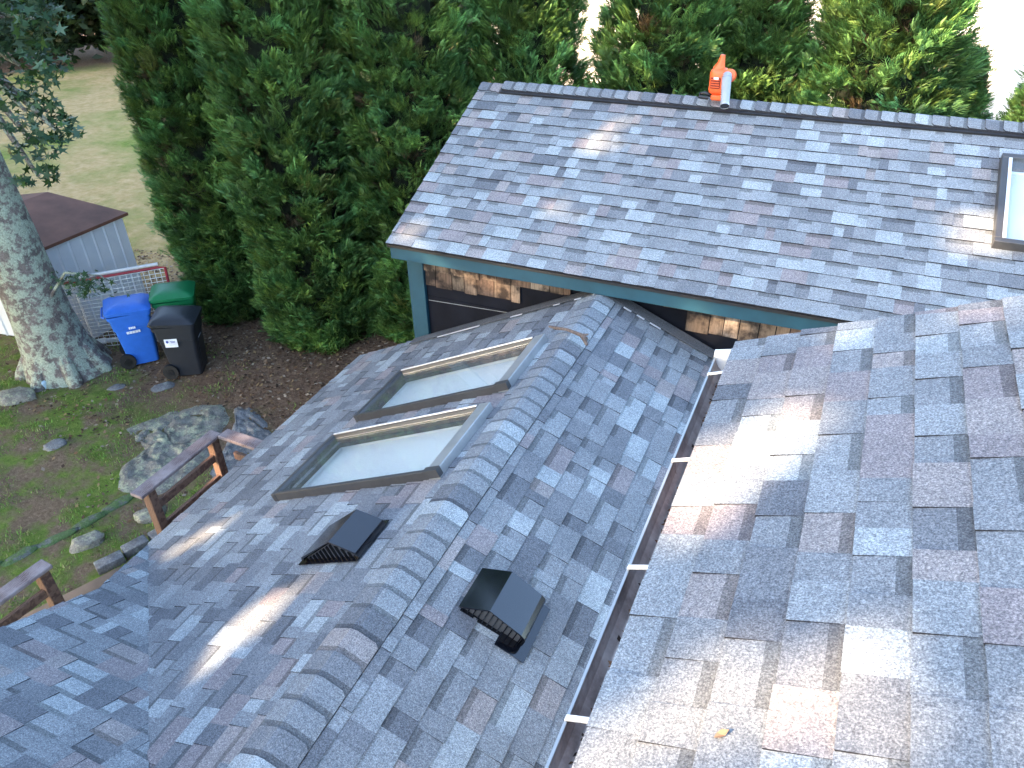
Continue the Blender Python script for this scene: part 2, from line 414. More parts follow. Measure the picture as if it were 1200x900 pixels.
def ridge_caps(a, b, dirs, half, n_out, parent, lift=0.012, expo=EXPO, seed=3, rise=1.0):
    """bent cap pieces from a to b (a is the low-lap end). dirs = downslope unit vectors on both sides"""
    rd = random.Random(seed); a = Vector(a); b = Vector(b); L = (b - a).length; D = (b - a) / L; n = int(L / expo)
    up = Vector((0, 0, 1)); cache = {}
    for i in range(n):
        ci = rd.choices(range(len(PC)), PW)[0]; c2 = rd.choices(range(len(PC)), PW)[0] if rd.random() < 0.3 else ci
        key = (ci, c2)
        if key not in cache:
            V = []; F = []; C = []
            prof = []
            dl, dr = Vector(dirs[0]), Vector(dirs[1])
            for (dv, t) in ((dl, 1.0), (dl, 0.86), (dl, 0.5), (dl, 0.13), (None, 0), (dr, 0.13), (dr, 0.5), (dr, 0.86), (dr, 1.0)):
                p = (dv * half * t if dv else Vector((0, 0, -0.010))); p = p + up * (lift * (1.0 if t < 0.99 else 0.75))
                prof.append((p, t))
            L2 = expo + 0.03
            # three stations: rounded low corner, body, shadow band (printed), top
            def st(y, zz, nar=1.0): return [p * (1 if nar == 1.0 else 1) * 1.0 + D * (y + (0.018 if (t > 0.99 and y < 0.01) else 0)) + up * zz for p, t in prof]
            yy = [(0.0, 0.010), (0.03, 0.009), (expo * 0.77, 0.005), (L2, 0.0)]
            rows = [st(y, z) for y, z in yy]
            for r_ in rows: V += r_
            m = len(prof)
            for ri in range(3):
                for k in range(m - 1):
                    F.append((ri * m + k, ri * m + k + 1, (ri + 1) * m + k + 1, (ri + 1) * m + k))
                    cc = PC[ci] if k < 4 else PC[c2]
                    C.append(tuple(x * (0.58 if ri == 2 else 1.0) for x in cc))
            o = len(V); V += [p - up * 0.014 for p in rows[0]]
            for k in range(m - 1): F.append((k + 1, k, o + k, o + k + 1)); C.append(EDGE)
            for side in (0, m - 1):
                for ri in range(3):
                    o = len(V); V += [rows[ri][side], rows[ri + 1][side], rows[ri + 1][side] - up * 0.02, rows[ri][side] - up * 0.02]
                    F.append((o, o + 1, o + 2, o + 3)); C.append(EDGE)
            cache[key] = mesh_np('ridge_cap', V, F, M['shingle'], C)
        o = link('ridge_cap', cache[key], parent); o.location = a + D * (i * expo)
        o.rotation_euler = (0, 0, rd.uniform(-0.012, 0.012))

def slab(name, pts, thick, mat, parent, up=None):
    """flat polygon thickened downwards along its normal"""
    pts = [Vector(p) for p in pts]; n = (pts[1] - pts[0]).cross(pts[2] - pts[0]).normalized()
    if n.z < 0: pts = pts[::-1]; n = -n
    V = pts + [p - n * thick for p in pts]; k = len(pts)
    F = [tuple(range(k)), tuple(range(2 * k - 1, k - 1, -1))] + [(i, k + i, k + (i + 1) % k, (i + 1) % k) for i in range(k)]
    return link(name, mesh_np(name, V, F, mat), parent)

# ================================================================== GARAGE (rear building, seen over its front roof slope)
garage = tag(empty('garage'), 'rear building with teal fascia, a cedar and black paper wall, and grey shingled roof', 'garage')
TG = R(23.6); GX0, GX1 = -3.9, 5.0; GE = Vector((GX0, 5.741, 3.545)); cg, sg = math.cos(TG), math.sin(TG)
SLEN = 2.43
GR = GE + Vector((0, cg, sg)) * SLEN     # ridge left end
g_roof = slab_holes('roof', GE + Vector((0.01, 0, 0)), (1, 0, 0), (0, cg, sg), Vector((0, -sg, cg)), GX1 - GX0 - 0.01, SLEN - 0.01, [(5.06, 5.72, 0.98, 1.95)], garage)
g_back = slab('rear_roof', [(GX0 + 0.03, GR.y + 0.002, GR.z - 0.012), (GX1, GR.y + 0.002, GR.z - 0.012), (GX1, 2 * GR.y - GE.y, GE.z), (GX0 + 0.03, 2 * GR.y - GE.y, GE.z)], 0.03, M['shingle'], garage)
for ob in (g_back,):
    ca = ob.data.color_attributes.new('tint', 'FLOAT_COLOR', 'CORNER'); ca.data.foreach_set('color', np.tile([0.15, 0.165, 0.19, 1], len(ob.data.loops)).astype(np.float32))
gs_hole = (5.06, 5.73, 0.97, 1.96)
gp = lay_shingles(GE, (1, 0, 0), (0, cg, sg), GX1 - GX0, SLEN - 0.04, holes=[gs_hole], seed=11, pw=[34, 28, 15, 5, 15, 10, 8])
place_pieces([(gp, g_roof)], 300)
# ridge caps: two at the rake end lie straight on the ridge, the others sit on the ridge vent
df, db = Vector((0, -cg, -sg)), Vector((0, cg, -sg))
ridge_caps(GR + Vector((0.0, 0, 0.0)), GR + Vector((2.2 * EXPO, 0, 0.0)), (df, db), 0.135, None, g_roof, lift=0.014, expo=EXPO, seed=5)
ridge_caps(GR + Vector((0.28, 0, 0.03)), Vector((GX1, GR.y, GR.z + 0.03)), (df, db), 0.135, None, g_roof, lift=0.014, expo=0.14, seed=6)
b = MB(); b.prism([(0.0, 0.0), (0.150, -0.0), (0.150, 0.020), (0.0, 0.020)], GR + Vector((0.27, 0, 0.006)), (GX1, GR.y, GR.z + 0.006), df, (0, -sg, cg))
b.prism([(0.0, 0.0), (0.150, -0.0), (0.150, 0.020), (0.0, 0.020)], GR + Vector((0.27, 0, 0.006)), (GX1, GR.y, GR.z + 0.006), db, (0, sg, cg))
b.build('ridge_vent', M['drip'], g_roof)
# drip edge, fascia, corner board, soffit
b = MB(); b.box(((GX0 + GX1) / 2, GE.y + 0.008, GE.z - 0.022), (GX1 - GX0 - 0.02, 0.02, 0.026)); b.build('drip_edge', M['drip'], garage)
b = MB(); b.box(((-3.87 + 0.17) / 2, GE.y + 0.035, GE.z - 0.095), (4.04, 0.035, 0.125), bev=0.003); b.build('fascia', M['teal'], garage)
b = MB(); b.box((0.178, GE.y + 0.03, GE.z - 0.085), (0.016, 0.03, 0.105)); b.build('fascia_end', M['white_paint'], garage)
b = MB(); b.box((2.6, GE.y + 0.045, GE.z - 0.09), (4.82, 0.03, 0.115), bev=0.003)
b.box((2.6, GE.y + 0.020, GE.z - 0.038), (4.82, 0.03, 0.012)); tag(b.build('fascia', M['yellow_board'], garage), 'yellow painted fascia at the end of the teal one')
b = MB(); b.box((0.55, GE.y + 0.17, GE.z - 0.02), (8.8, 0.23, 0.012)); b.build('soffit', M['deck_under'], garage)
WY = 6.0
# walls
b = MB(); b.box(((-3.79 + GX1) / 2, WY + 0.06, 1.76), (GX1 + 3.79, 0.10, 3.52)); b.build('wall', M['felt'], garage)
b = MB(); b.box((-3.80, (WY + 10.2) / 2 + 0.05, 1.74), (0.10, 4.1, 3.45)); b.build('side_wall', M['felt'], garage)
gv = [(-3.82, WY + 0.06, 3.5), (-3.82, 2 * GR.y - WY - 0.06, 3.5), (-3.82, GR.y, GR.z - 0.09), (-3.76, WY + 0.06, 3.5), (-3.76, 2 * GR.y - WY - 0.06, 3.5), (-3.76, GR.y, GR.z - 0.09)]
link('gable', mesh_np('gable', gv, [(0, 2, 1), (3, 4, 5), (0, 1, 4, 3), (1, 2, 5, 4), (2, 0, 3, 5)], M['teal']), garage)
b = MB(); b.box((-3.73, WY - 0.018, 1.46 + 1.0), (0.155, 0.045, 1.96), bev=0.003); b.box((-3.815, WY + 0.04, 2.46), (0.03, 0.15, 1.96)); b.build('corner_board', M['teal'], garage)
b = MB(); b.box((-3.73, WY - 0.02, 1.47), (0.16, 0.05, 0.03)); b.build('corner_board_end', M['white_paint'], garage)
# rake board
b = MB(); b.prism([(0, 0), (0.03, 0), (0.03, -0.13), (0, -0.13)], GE + Vector((0.03, 0.03, -0.03)), GR + Vector((0.03, 0, -0.03)), (1, 0, 0), (0, -sg, cg)); b.build('rake_board', M['teal'], garage)
# felt laps on the wall
b = MB(); b.box((-2.1, WY + 0.006, 2.45), (3.1, 0.006, 0.92)); b.build('paper_lap', M['felt'], garage)
b = MB(); b.bar((-3.64, WY + 0.001, 2.86), (-2.0, WY + 0.001, 2.915), 0.003, 0.006); b.build('paper_seam', M['clad_light'], garage)
# cedar shingles that are left under the eave
CED = [(0.34, 0.235, 0.16), (0.42, 0.31, 0.22), (0.27, 0.17, 0.115), (0.22, 0.14, 0.10), (0.47, 0.37, 0.28)]
rd = random.Random(4)
def cedar_row(x0, x1, zb, zt, proud, dark=0.0):
    x = x0
    while x < x1 - 0.04:
        w_ = min(rd.uniform(0.11, 0.21), x1 - x)
        if x1 - x - w_ < 0.05: w_ = x1 - x
        dz = rd.uniform(-0.010, 0.010); wj = rd.uniform(-0.004, 0.004); c = rd.choice(CED); k = rd.uniform(0.45, 1.05) * (1 - dark * rd.uniform(0.4, 1))
        V = [(0.004, -proud - 0.012, 0), (w_ - 0.004, -proud - 0.012 + wj, 0), (w_ - 0.004, -proud, zt - zb), (0.004, -proud, zt - zb), (0.004, -0.001, 0), (w_ - 0.004, -0.001, 0), (w_ - 0.004, -0.001, zt - zb), (0.004, -0.001, zt - zb)]
        F = [(0, 1, 2, 3), (4, 7, 6, 5), (0, 4, 5, 1), (0, 3, 7, 4), (1, 5, 6, 2), (3, 2, 6, 7)]
        o = link('cedar_shingle', mesh_np('cedar_shingle', V, F, M['cedar'], [tuple(q * k for q in c)] * 6), garage, (x, WY - 0.001, zb + dz))
        x += w_
cedar_row(-3.65, -2.11, 3.21, 3.50, 0.014, 0.25); cedar_row(-3.65, -2.62, 3.035, 3.225, 0.005, 0.35)
cedar_row(-1.25, 0.9, 3.275, 3.50, 0.014, 0.6); cedar_row(-1.04, 0.9, 3.075, 3.29, 0.005, 0.45)
# gable-roof skylight on the garage
def roof_frame(parent, name, org, U, V_, u0, u1, s0, s1, hgt, wall_t, mats, depth, inner=True):
    """raised skylight on the slope (U along eave, V_ upslope)"""
    U = Vector(U).normalized(); V_ = Vector(V_).normalized(); n = U.cross(V_)
    if n.z < 0: n = -n
    P = lambda u, s, h: Vector(org) + U * u + V_ * s + n * h
    return P, n

def skylight(parent, org, U, V_, u0, u1, s0, s1, hgt, side_mats, bar_w, depth=0.07, blind=None, label=None):
    """s0 is the low edge, s1 the ridge edge. side_mats: (low, high, uminus, uplus)"""
    U = Vector(U).normalized(); V_ = Vector(V_).normalized(); n = U.cross(V_)
    if n.z < 0: n = -n
    P = lambda u, s, h: Vector(org) + U * u + V_ * s + n * h
    sk = empty('skylight'); sk.parent = parent
    if label: sk['label'] = label
    def bx(nm, ua, ub, sa, sb, ha, hb, mat, bev=0.0):
        m_ = MB(); c = P((ua + ub) / 2, (sa + sb) / 2, (ha + hb) / 2)
        m_.box(c, (abs(ub - ua), abs(sb - sa), abs(hb - ha)), Matrix((U, V_, n)).transposed(), bev=bev); return m_.build(nm, mat, sk)
    lo, hi, um, up = side_mats; wl, wh, wm, wp = bar_w
    # cladding frame members butt end to end
    bx('frame', u0, u1, s0, s0 + wl, -0.02, hgt, lo, 0.004)
    bx('frame', u0, u1, s1 - wh, s1, -0.02, hgt + 0.004, hi, 0.004)
    bx('frame', u0, u0 + wm, s0 + wl, s1 - wh, -0.02, hgt + 0.002, um, 0.004)
    bx('frame', u1 - wp, u1, s0 + wl, s1 - wh, -0.02, hgt + 0.002, up, 0.004)
    # glass
    bx('pane', u0 + wm * 0.8, u1 - wp * 0.8, s0 + wl * 0.8, s1 - wh * 0.8, hgt - 0.022, hgt - 0.014, M['glass'])
    # wooden curb and white shaft below it: four inward walls and a closing blind, built as thin slabs
    a, b_, c, d = u0 + wm, u1 - wp, s0 + wl, s1 - wh
    t = 0.02
    for (h0, h1, mt, nm) in ((-0.05, hgt - 0.024, M['curb_wood'], 'curb'), (-depth, -0.052, M['shaft'], 'shaft_panel')):
        bx(nm, a - t, a + 0.001, c, d, h0, h1, mt); bx(nm, b_ - 0.001, b_ + t, c, d, h0, h1, mt)
        bx(nm, a - t, b_ + t, c - t, c, h0, h1, mt); bx(nm, a - t, b_ + t, d, d + t, h0, h1, mt)
    bx('shaft_panel', a - t, b_ + t, c - t, d + t, -depth - 0.02, -depth, M['shaft'])  # white blind added close under the glass so the opening looks bright
    return sk, bx
gsk, _ = skylight(garage, GE, (1, 0, 0), (0, cg, sg), 5.04, 5.75, 0.955, 1.975, 0.09, (M['clad'], M['clad'], M['clad'], M['clad']), (0.045, 0.05, 0.05, 0.05), depth=0.07)
gsk['label'] = 'skylight on the rear roof, cut by the right edge'
_('glazing_bead', 5.09, 5.115, 1.0, 1.92, 0.088, 0.096, M['bright_alu'])

# ================================================================== LOW WING with ridge, two skylights and two vents
wing = tag(empty('low_wing'), 'low gabled wing in the middle with grey shingles, bent ridge caps and two skylights', 'house wing')
AP = Vector((-1.772, 5.93, 3.368)); TLt, TRt = R(25.8), R(23.4)
dL = Vector((-math.cos(TLt), 0, -math.sin(TLt))); dR = Vector((math.cos(TRt), 0, -math.sin(TRt)))
nL = Vector((-math.sin(TLt), 0, math.cos(TLt))); nR = Vector((math.sin(TRt), 0, math.cos(TRt)))
SL, SR = 3.08, 1.50; Y0 = -0.6; YE = 5.93
VT = R(30.8)                                   # pitch of the main roof slope that meets the wing in a valley
# valley: on the left plane, through (-2.95,1.54); direction (1, -tanL/tanV, tanL)
vk = math.tan(TLt) / math.tan(VT); VP = Vector((-2.95, 1.54, AP.z + (-2.95 + 1.772) * math.tan(TLt)))
def valley_at(x): return Vector((x, VP.y - (x - VP.x) * vk, VP.z + (x - VP.x) * math.tan(TLt)))
EL = AP + dL * SL                               # left eave (back corner)
# left plane: local u = YE - y (U = -Y), V upslope = -dL ; origin at the eave back corner
lu = lambda p: (YE - p.y, (Vector((p.x - EL.x, 0, p.z - EL.z))).dot(-dL))
va, vb = valley_at(EL.x - 0.05), valley_at(AP.x)
pa, pb = lu(va), lu(vb)
l_roof_pts = [EL, AP, Vector((AP.x, vb.y, AP.z)), Vector((EL.x, valley_at(EL.x).y, EL.z))]
sk_holes = [(YE - 5.02, YE - 4.27, SL - 1.81, SL - 0.22), (YE - 3.99, YE - 3.21, SL - 1.85, SL - 0.23)]
w_left = slab_holes('roof', EL, (0, -1, 0), -dL, nL, 2.95, SL, [(a + 0.04, b_ - 0.04, c + 0.04, d - 0.04) for a, b_, c, d in sk_holes], wing)
slab('sheathing', [p - nL * 0.012 for p in (Vector((EL.x, YE - 2.95, EL.z)), Vector((AP.x, YE - 2.95, AP.z)), Vector((AP.x, vb.y, AP.z)), Vector((EL.x, valley_at(EL.x).y, EL.z)))], 0.03, M['deck_under'], wing)
h_left = lay_shingles(EL, (0, -1, 0), -dL, YE - Y0, SL - 0.02, halves=[(pa, pb)], holes=[(a + 0.02, b - 0.02, c + 0.02, d - 0.02) for a, b, c, d in sk_holes], seed=21)
w_right = slab('roof', [p - nR * 0.012 for p in (AP, AP + dR * SR, Vector((AP.x, Y0, AP.z)) + dR * SR, Vector((AP.x, Y0, AP.z)))], 0.03, M['deck_under'], wing)
ERo = Vector((AP.x, Y0, AP.z)) + dR * SR
h_right = lay_shingles(ERo, (0, 1, 0), -dR, YE - Y0, SR - 0.02, seed=31)
place_pieces([(h_left, w_left), (h_right, w_right)], 300)
ridge_caps((AP.x, 5.79, AP.z), (AP.x, 0.2, AP.z), (dL, dR), 0.155, None, w_right, lift=0.016, seed=9)
# eave drip edge and fascia of the wing
b = MB(); b.bar(EL + Vector((0.012, 0, -0.03)), (EL.x + 0.012, 2.85, EL.z - 0.03), 0.03, 0.045); b.build('drip_edge', M['drip'], wing)
b = MB(); b.bar(EL + Vector((0.06, -0.05, -0.11)), (EL.x + 0.06, 2.0, EL.z - 0.11), 0.03, 0.14); b.build('fascia', M['rail_wood'], wing)
b = MB(); b.box((-3.45 + 0.3, 2.9, 0.95), (2.1, 6.0, 1.86)); b.build('wall', M['felt'], wing)
# step flashing against the garage wall, grey sheet with bright gaps
b = MB()
for d_, n_, L_ in ((dL, nL, 2.25), (dR, nR, 1.3)):
    p0 = AP + n_ * 0.022; 
    side = Vector((0, -1, 0))
    b.prism([(0, 0), (0.13, 0), (0.13, 0.006), (0, 0.006)], p0, p0 + d_ * L_, side, n_)
wf = b.build('wall_flashing', M['shingle'], wing)
ca = wf.data.color_attributes.new('tint', 'FLOAT_COLOR', 'CORNER'); ca.data.foreach_set('color', np.tile([0.095, 0.10, 0.105, 1], len(wf.data.loops)).astype(np.float32))
for side, spans in ((0, [(-1.56, -1.49), (-1.44, -1.37), (-1.32, -1.22)]), (1, [(-3.43, -2.95), (-2.62, -2.50), (-2.19, -2.13), (-1.99, -1.93), (-1.82, -1.74)])):
    d_, n_ = (dR, nR) if side == 0 else (dL, nL)
    for x0, x1 in spans:
        a = AP + d_ * abs((x0 - AP.x) / d_.x) + n_ * 0.028 + Vector((0, -0.155, 0)); c = AP + d_ * abs((x1 - AP.x) / d_.x) + n_ * 0.028 + Vector((0, -0.155, 0))
        b = MB(); b.bar(a, c, 0.016, 0.006, up=n_); b.build('step_flashing', M['bright_alu'], wing)
b = MB(); b.prism([(0, 0), (0.05, 0), (0.05, 0.006), (0, 0.006)], AP + nR * 0.03 + Vector((0, 0.02, 0)), AP + nR * 0.03 + Vector((0, -0.06, 0)), dR, nR)
b.build('apex_cap', M['clad'], wing)
# skylights
OL = EL
sk1, _ = skylight(wing, OL, (0, -1, 0), -dL, *(YE - 5.04, YE - 4.26), SL - 1.82, SL - 0.21, 0.068, (M['clad'], M['clad_light'], M['clad'], M['clad']), (0.045, 0.10, 0.040, 0.035))
sk1['label'] = 'farther of the two skylights, nearest the rear wall'
_('glazing_bead', YE - 5.025, YE - 5.010, SL - 1.78, SL - 0.32, 0.071, 0.078, M['bright_alu'])
_('end_cap', YE - 4.300, YE - 4.252, SL - 0.32, SL - 0.205, 0.02, 0.080, M['clad'])
sk2, _ = skylight(wing, OL, (0, -1, 0), -dL, *(YE - 4.01, YE - 3.20), SL - 1.86, SL - 0.22, 0.068, (M['clad'], M['clad_light'], M['clad'], M['clad']), (0.045, 0.10, 0.040, 0.035))
sk2['label'] = 'nearer of the two skylights, beside the small vent'
_('glazing_bead', YE - 3.995, YE - 3.980, SL - 1.82, SL - 0.33, 0.071, 0.078, M['bright_alu'])
_('end_cap', YE - 3.240, YE - 3.192, SL - 0.33, SL - 0.215, 0.02, 0.080, M['clad'])
# hooded black roof vents: gabled hood along Y, open grille on the near end
def roof_vent(loc_n, up, dn, x_prof, y0, y1, flange, label, round_end=True):
    """loc_n point on the roof plane, dn unit vector across (towards +x), up plane normal"""
    o0 = Vector(loc_n); v = empty('roof_vent', o0); v.parent = wing; v['label'] = label
    Y = Vector((0, 1, 0))
    m_ = MB()
    n = len(x_prof); t = 0.008
    outer = x_prof; inner = [(p[0] * 0.93, p[1] - t) for p in x_prof]
    # shell
    A = [m_.bm.verts.new(dn * p + up * q + Y * y0) for p, q in outer]; B = [m_.bm.verts.new(dn * p + up * q + Y * y1) for p, q in outer]
    C_ = [m_.bm.verts.new(dn * p + up * q + Y * y0) for p, q in inner]
    D_ = [m_.bm.verts.new(dn * p + up * q + Y * (y0 + 0.05)) for p, q in inner]
    for k in range(n - 1):
        m_.bm.faces.new((A[k], A[k + 1], B[k + 1], B[k])); m_.bm.faces.new((A[k], C_[k], C_[k + 1], A[k + 1])); m_.bm.faces.new((C_[k], D_[k], D_[k + 1], C_[k + 1]))
    m_.bm.faces.new(B)
    h = m_.build('hood', M['vent_paint'], v)
    # side skirts to the roof
    m_ = MB(); x0, x1 = x_prof[0][0], x_prof[-1][0]
    m_.box(dn * ((x0 + x1) / 2 * 0.96) + up * 0.006 + Y * ((y0 + y1) / 2 + 0.03), ((x1 - x0) * 0.84, (y1 - y0) - 0.08, 0.014), Matrix((dn, Y, up)).transposed())
    m_.build('base', M['black_plastic'], v)
    m_ = MB(); m_.box(dn * flange[0] + up * 0.017 + Y * flange[1], (flange[2], flange[3], 0.004), Matrix((dn, Y, up)).transposed()); m_.build('flange', M['vent_paint'], v)
    # grille: back plate under the hood profile, vertical fins in front of it
    ins = [(p[0] * 0.90, max(0.012, p[1] - 0.022)) for p in x_prof if p[1] > 0.045]
    pl_ = [(x0 * 0.90, 0.0)] + ins + [(x1 * 0.90, 0.0)]
    m_ = MB(); m_.prism(pl_, Y * (y0 + 0.022), Y * (y0 + 0.030), dn, up); m_.build('grille_back', M['mesh_grey'], v)
    def ph(x):
        for (xa, ya), (xb, yb) in zip(pl_, pl_[1:]):
            if xa <= x <= xb and xb > xa: return ya + (yb - ya) * (x - xa) / (xb - xa)
        return 0.02
    nf = 11
    for i in range(nf + 1):
        x = x0 * 0.86 + (x1 - x0) * 0.86 * i / nf; hh = max(0.02, ph(x) - 0.004)
        m_ = MB(); m_.box(dn * x + up * (hh / 2 + 0.001) + Y * (y0 + 0.012), (0.006, 0.018, hh), Matrix((dn, Y, up)).transposed()); m_.build('fin', M['vent_paint'], v)
    m_ = MB(); m_.box(dn * ((x0 + x1) / 2) + up * 0.006 + Y * (y0 + 0.010), ((x1 - x0) * 0.92, 0.022, 0.012), Matrix((dn, Y, up)).transposed()); m_.build('grille_sill', M['vent_paint'], v)
    return v
ctr = AP + dR * ((1.772 - 1.26) / dR.x); ctr.y = 2.50
roof_vent(ctr, nR, dR, [(-0.185, 0.035), (-0.165, 0.05), (-0.035, 0.150), (0.17, 0.118), (0.195, 0.105), (0.205, 0.085), (0.205, 0.04)], -0.145, 0.145, (0.165, -0.02, 0.18, 0.38), 'vent on the right slope, nearer the gutter')
ctr = AP + dL * ((2.32 - 1.772) / -dL.x); ctr.y = 2.62
roof_vent(ctr, nL, -dL, [(-0.245, 0.035), (-0.235, 0.055), (0.08, 0.155), (0.235, 0.06), (0.24, 0.02)], -0.16, 0.135, (-0.02, 0.0, 0.50, 0.36), 'vent on the left slope, beside the nearer skylight')

# ================================================================== MAIN HOUSE: upper roof on the right with its gutter, lower slope on the left
house = tag(empty('main_house'), 'main house, its near shingle slope filling the right side above a gutter', 'house')
TU = R(23.0); UX, UZ, UY1, UY0 = -0.303, H - 1.77, 3.056, 0.25
dU = Vector((math.cos(TU), 0, math.sin(TU))); nU = Vector((-math.sin(TU), 0, math.cos(TU)))
UE = Vector((UX, UY1, UZ)); SU = 2.6; K = 0.035
UE2 = Vector((UX + 0.0, UY0, UZ))
u_roof = slab('roof', [p - nU * 0.012 for p in (UE + dU * 0.01, UE + dU * SU, UE2 + dU * SU, UE2 + dU * 0.01)], 0.03, M['deck_under'], house)
hu = lay_shingles(UE, (0, -1, 0), dU, UY1 - UY0, SU, seed=61, wid=[0.11, 0.14, 0.17, 0.20, 0.20], pw=[34, 34, 10, 2, 9, 14, 12])
# lower slope (its ridge is below the frame), falls away from the camera
dV = Vector((0, -math.cos(VT), math.sin(VT)))            # upslope
VX0 = -4.72
base = valley_at(-2.95)
def zV(y): return base.z + (base.y - y) * math.tan(VT)
LY = valley_at(EL.x).y                                       # valley foot
nV = Vector((0, math.sin(VT), math.cos(VT)))
LU_, LS_ = 3.4, 3.0
OV = Vector((VX0 + LU_, LY, zV(LY)))
vu = lambda x, s: (LU_ - (x - VX0), s)
vpt = lambda u, s: OV + Vector((-1, 0, 0)) * u + dV * s
foot = (VX0 + LU_ - EL.x, 0.0); ftop = valley_at(-1.5); fs = (LY - ftop.y) / math.cos(VT)
vtop = (VX0 + LU_ - (-1.5), fs)
k1, k2 = (LU_ - 0.62, 0.858), (LU_ - 0.86, 2.9)
v_roof = slab('roof', [vpt(*foot) - nV * 0.012, vpt(*vtop) - nV * 0.012, vpt(k2[0] - 0.02, 2.9) - nV * 0.012, vpt(k1[0] - 0.02, k1[1]) - nV * 0.012], 0.03, M['deck_under'], house)
hv1 = lay_shingles(OV, (-1, 0, 0), dV, LU_, 0.858, halves=[(vtop, foot), (foot, k1)], seed=52)
hv2 = lay_shingles(OV + dV * 0.858, (-1, 0, 0), dV, LU_, 2.0, halves=[((vtop[0], vtop[1] - 0.858), (foot[0], -0.858)), ((k1[0], 0), (k2[0], k2[1] - 0.858))], seed=53)
hv2 = [(Matrix.Translation(Vector()) @ m, g, c, p, a) for m, g, c, p, a in hv2]
place_pieces([(hu, u_roof), (hv1 + hv2, v_roof)], 300)
b = MB(); b.bar(vpt(k1[0] - 0.01, 0.9) - nV * 0.03, vpt(k2[0] - 0.01, 2.8) - nV * 0.03, 0.02, 0.05); b.build('drip_edge', M['drip'], house)
b = MB(); b.box((1.5, 0.9, 2.3), (3.0, 3.7, 4.5)); b.build('wall', M['siding'], house)
b = MB(); b.box((-2.6, 0.1, 1.15), (2.4, 1.6, 2.28)); b.build('lower_wall', M['siding'], house)
b = MB(); b.bar(UE + Vector((0.02, -0.01, -0.03)), UE + dU * SU + Vector((0.02, -0.01, -0.03)), 0.02, 0.05); b.build('rake_board', M['drip'], house)
b = MB(); b.box((-0.2, (UY0 + 3.0) / 2, UZ - 0.07), (0.03, 3.0 - UY0, 0.14)); b.build('fascia', M['rail_wood'], house)
# gutter
mg, tg, bgm = new_mat('aged_brown_gutter')
pos = N(tg, 'ShaderNodeNewGeometry').outputs['Position']
tg.links.new(ramp(tg, noise_tex(tg, pos, 9, 6, 0.7), [(0.25, (0.16, 0.125, 0.11)), (0.5, (0.40, 0.33, 0.30)), (0.75, (0.60, 0.54, 0.50))]), bgm.inputs['Base Color'])
bgm.inputs['Metallic'].default_value = 0.0; tg.links.new(ramp(tg, noise_tex(tg, pos, 14, 4), [(0.3, (0.22,) * 3), (0.7, (0.6,) * 3)]), bgm.inputs['Roughness'])
M['gutter'] = mg
gut = empty('gutter', (-0.21, UY0, UZ)); gut.parent = house
prof = [(0, -0.02), (0, -0.165), (-0.095, -0.165), (-0.135, -0.152), (-0.160, -0.125), (-0.169, -0.100), (-0.172, -0.086), (-0.164, -0.084), (-0.160, -0.098), (-0.150, -0.120), (-0.128, -0.143), (-0.090, -0.156), (-0.005, -0.156), (-0.005, -0.02)]
b = MB(); b.prism(prof, (0, 0, 0), (0, 3.03 - UY0, 0), (1, 0, 0), (0, 0, 1)); b.build('trough', M['gutter'], gut)
b = MB(); b.prism([(-0.172, -0.083), (-0.164, -0.081), (-0.164, -0.075), (-0.172, -0.075)], (0, 0, 0), (0, 3.03 - UY0, 0), (1, 0, 0), (0, 0, 1)); b.build('lip', M['clad_light'], gut)
b = MB(); b.prism([(-0.174, -0.045), (-0.174, -0.100), (-0.162, -0.130), (-0.137, -0.156), (-0.10, -0.167), (0.0, -0.167), (0.0, 0.0)], (0, 3.03 - UY0, 0), (0, 3.045 - UY0, 0), (1, 0, 0), (0, 0, 1)); b.build('end_cap', M['white_paint'], gut)
for y in (2.874, 2.245, 1.679, 1.118, 0.56):
    b = MB(); b.box((-0.121, y - UY0, -0.052), (0.108, 0.017, 0.006), Matrix.Rotation(R(-22), 3, 'Y'), bev=0.001); b.build('hanger_strap', M['white_paint'], gut)
b = MB()
rd = random.Random(5)
m_deb = M['bark_dark']
b.box((-0.063, (3.03 - UY0) / 2, -0.143), (0.116, 3.02 - UY0, 0.022)); b.build('debris', simple('wet_dark_debris', (0.018, 0.014, 0.012), 0.9, var=0.6, scale=30, bs=1.0, bscale=80), gut)['kind'] = 'stuff'
P = []; T = []
for i in range(900):
    y = rd.uniform(0.0, 3.02 - UY0) if i > 160 else rd.uniform(2.45, 2.76)
    c = Vector((rd.uniform(-0.126, -0.012), y, -0.131 + rd.uniform(0, 0.010))); a = rd.uniform(0, 6.28); l = rd.uniform(0.006, 0.016)
    d = Vector((math.cos(a), math.sin(a), rd.uniform(-.3, .3))) * l; e = Vector((-math.sin(a), math.cos(a), rd.uniform(-.3, .3))) * l * 0.5
    P.append([c - d, c + e, c + d, c - e]); T.append(rd.choice([(0.10, 0.05, 0.03), (0.06, 0.035, 0.02), (0.03, 0.02, 0.015), (0.20, 0.11, 0.06)]))
link('leaf_debris', quads_mesh('leaf_debris', P, M['litter'], T), gut)['kind'] = 'stuff'

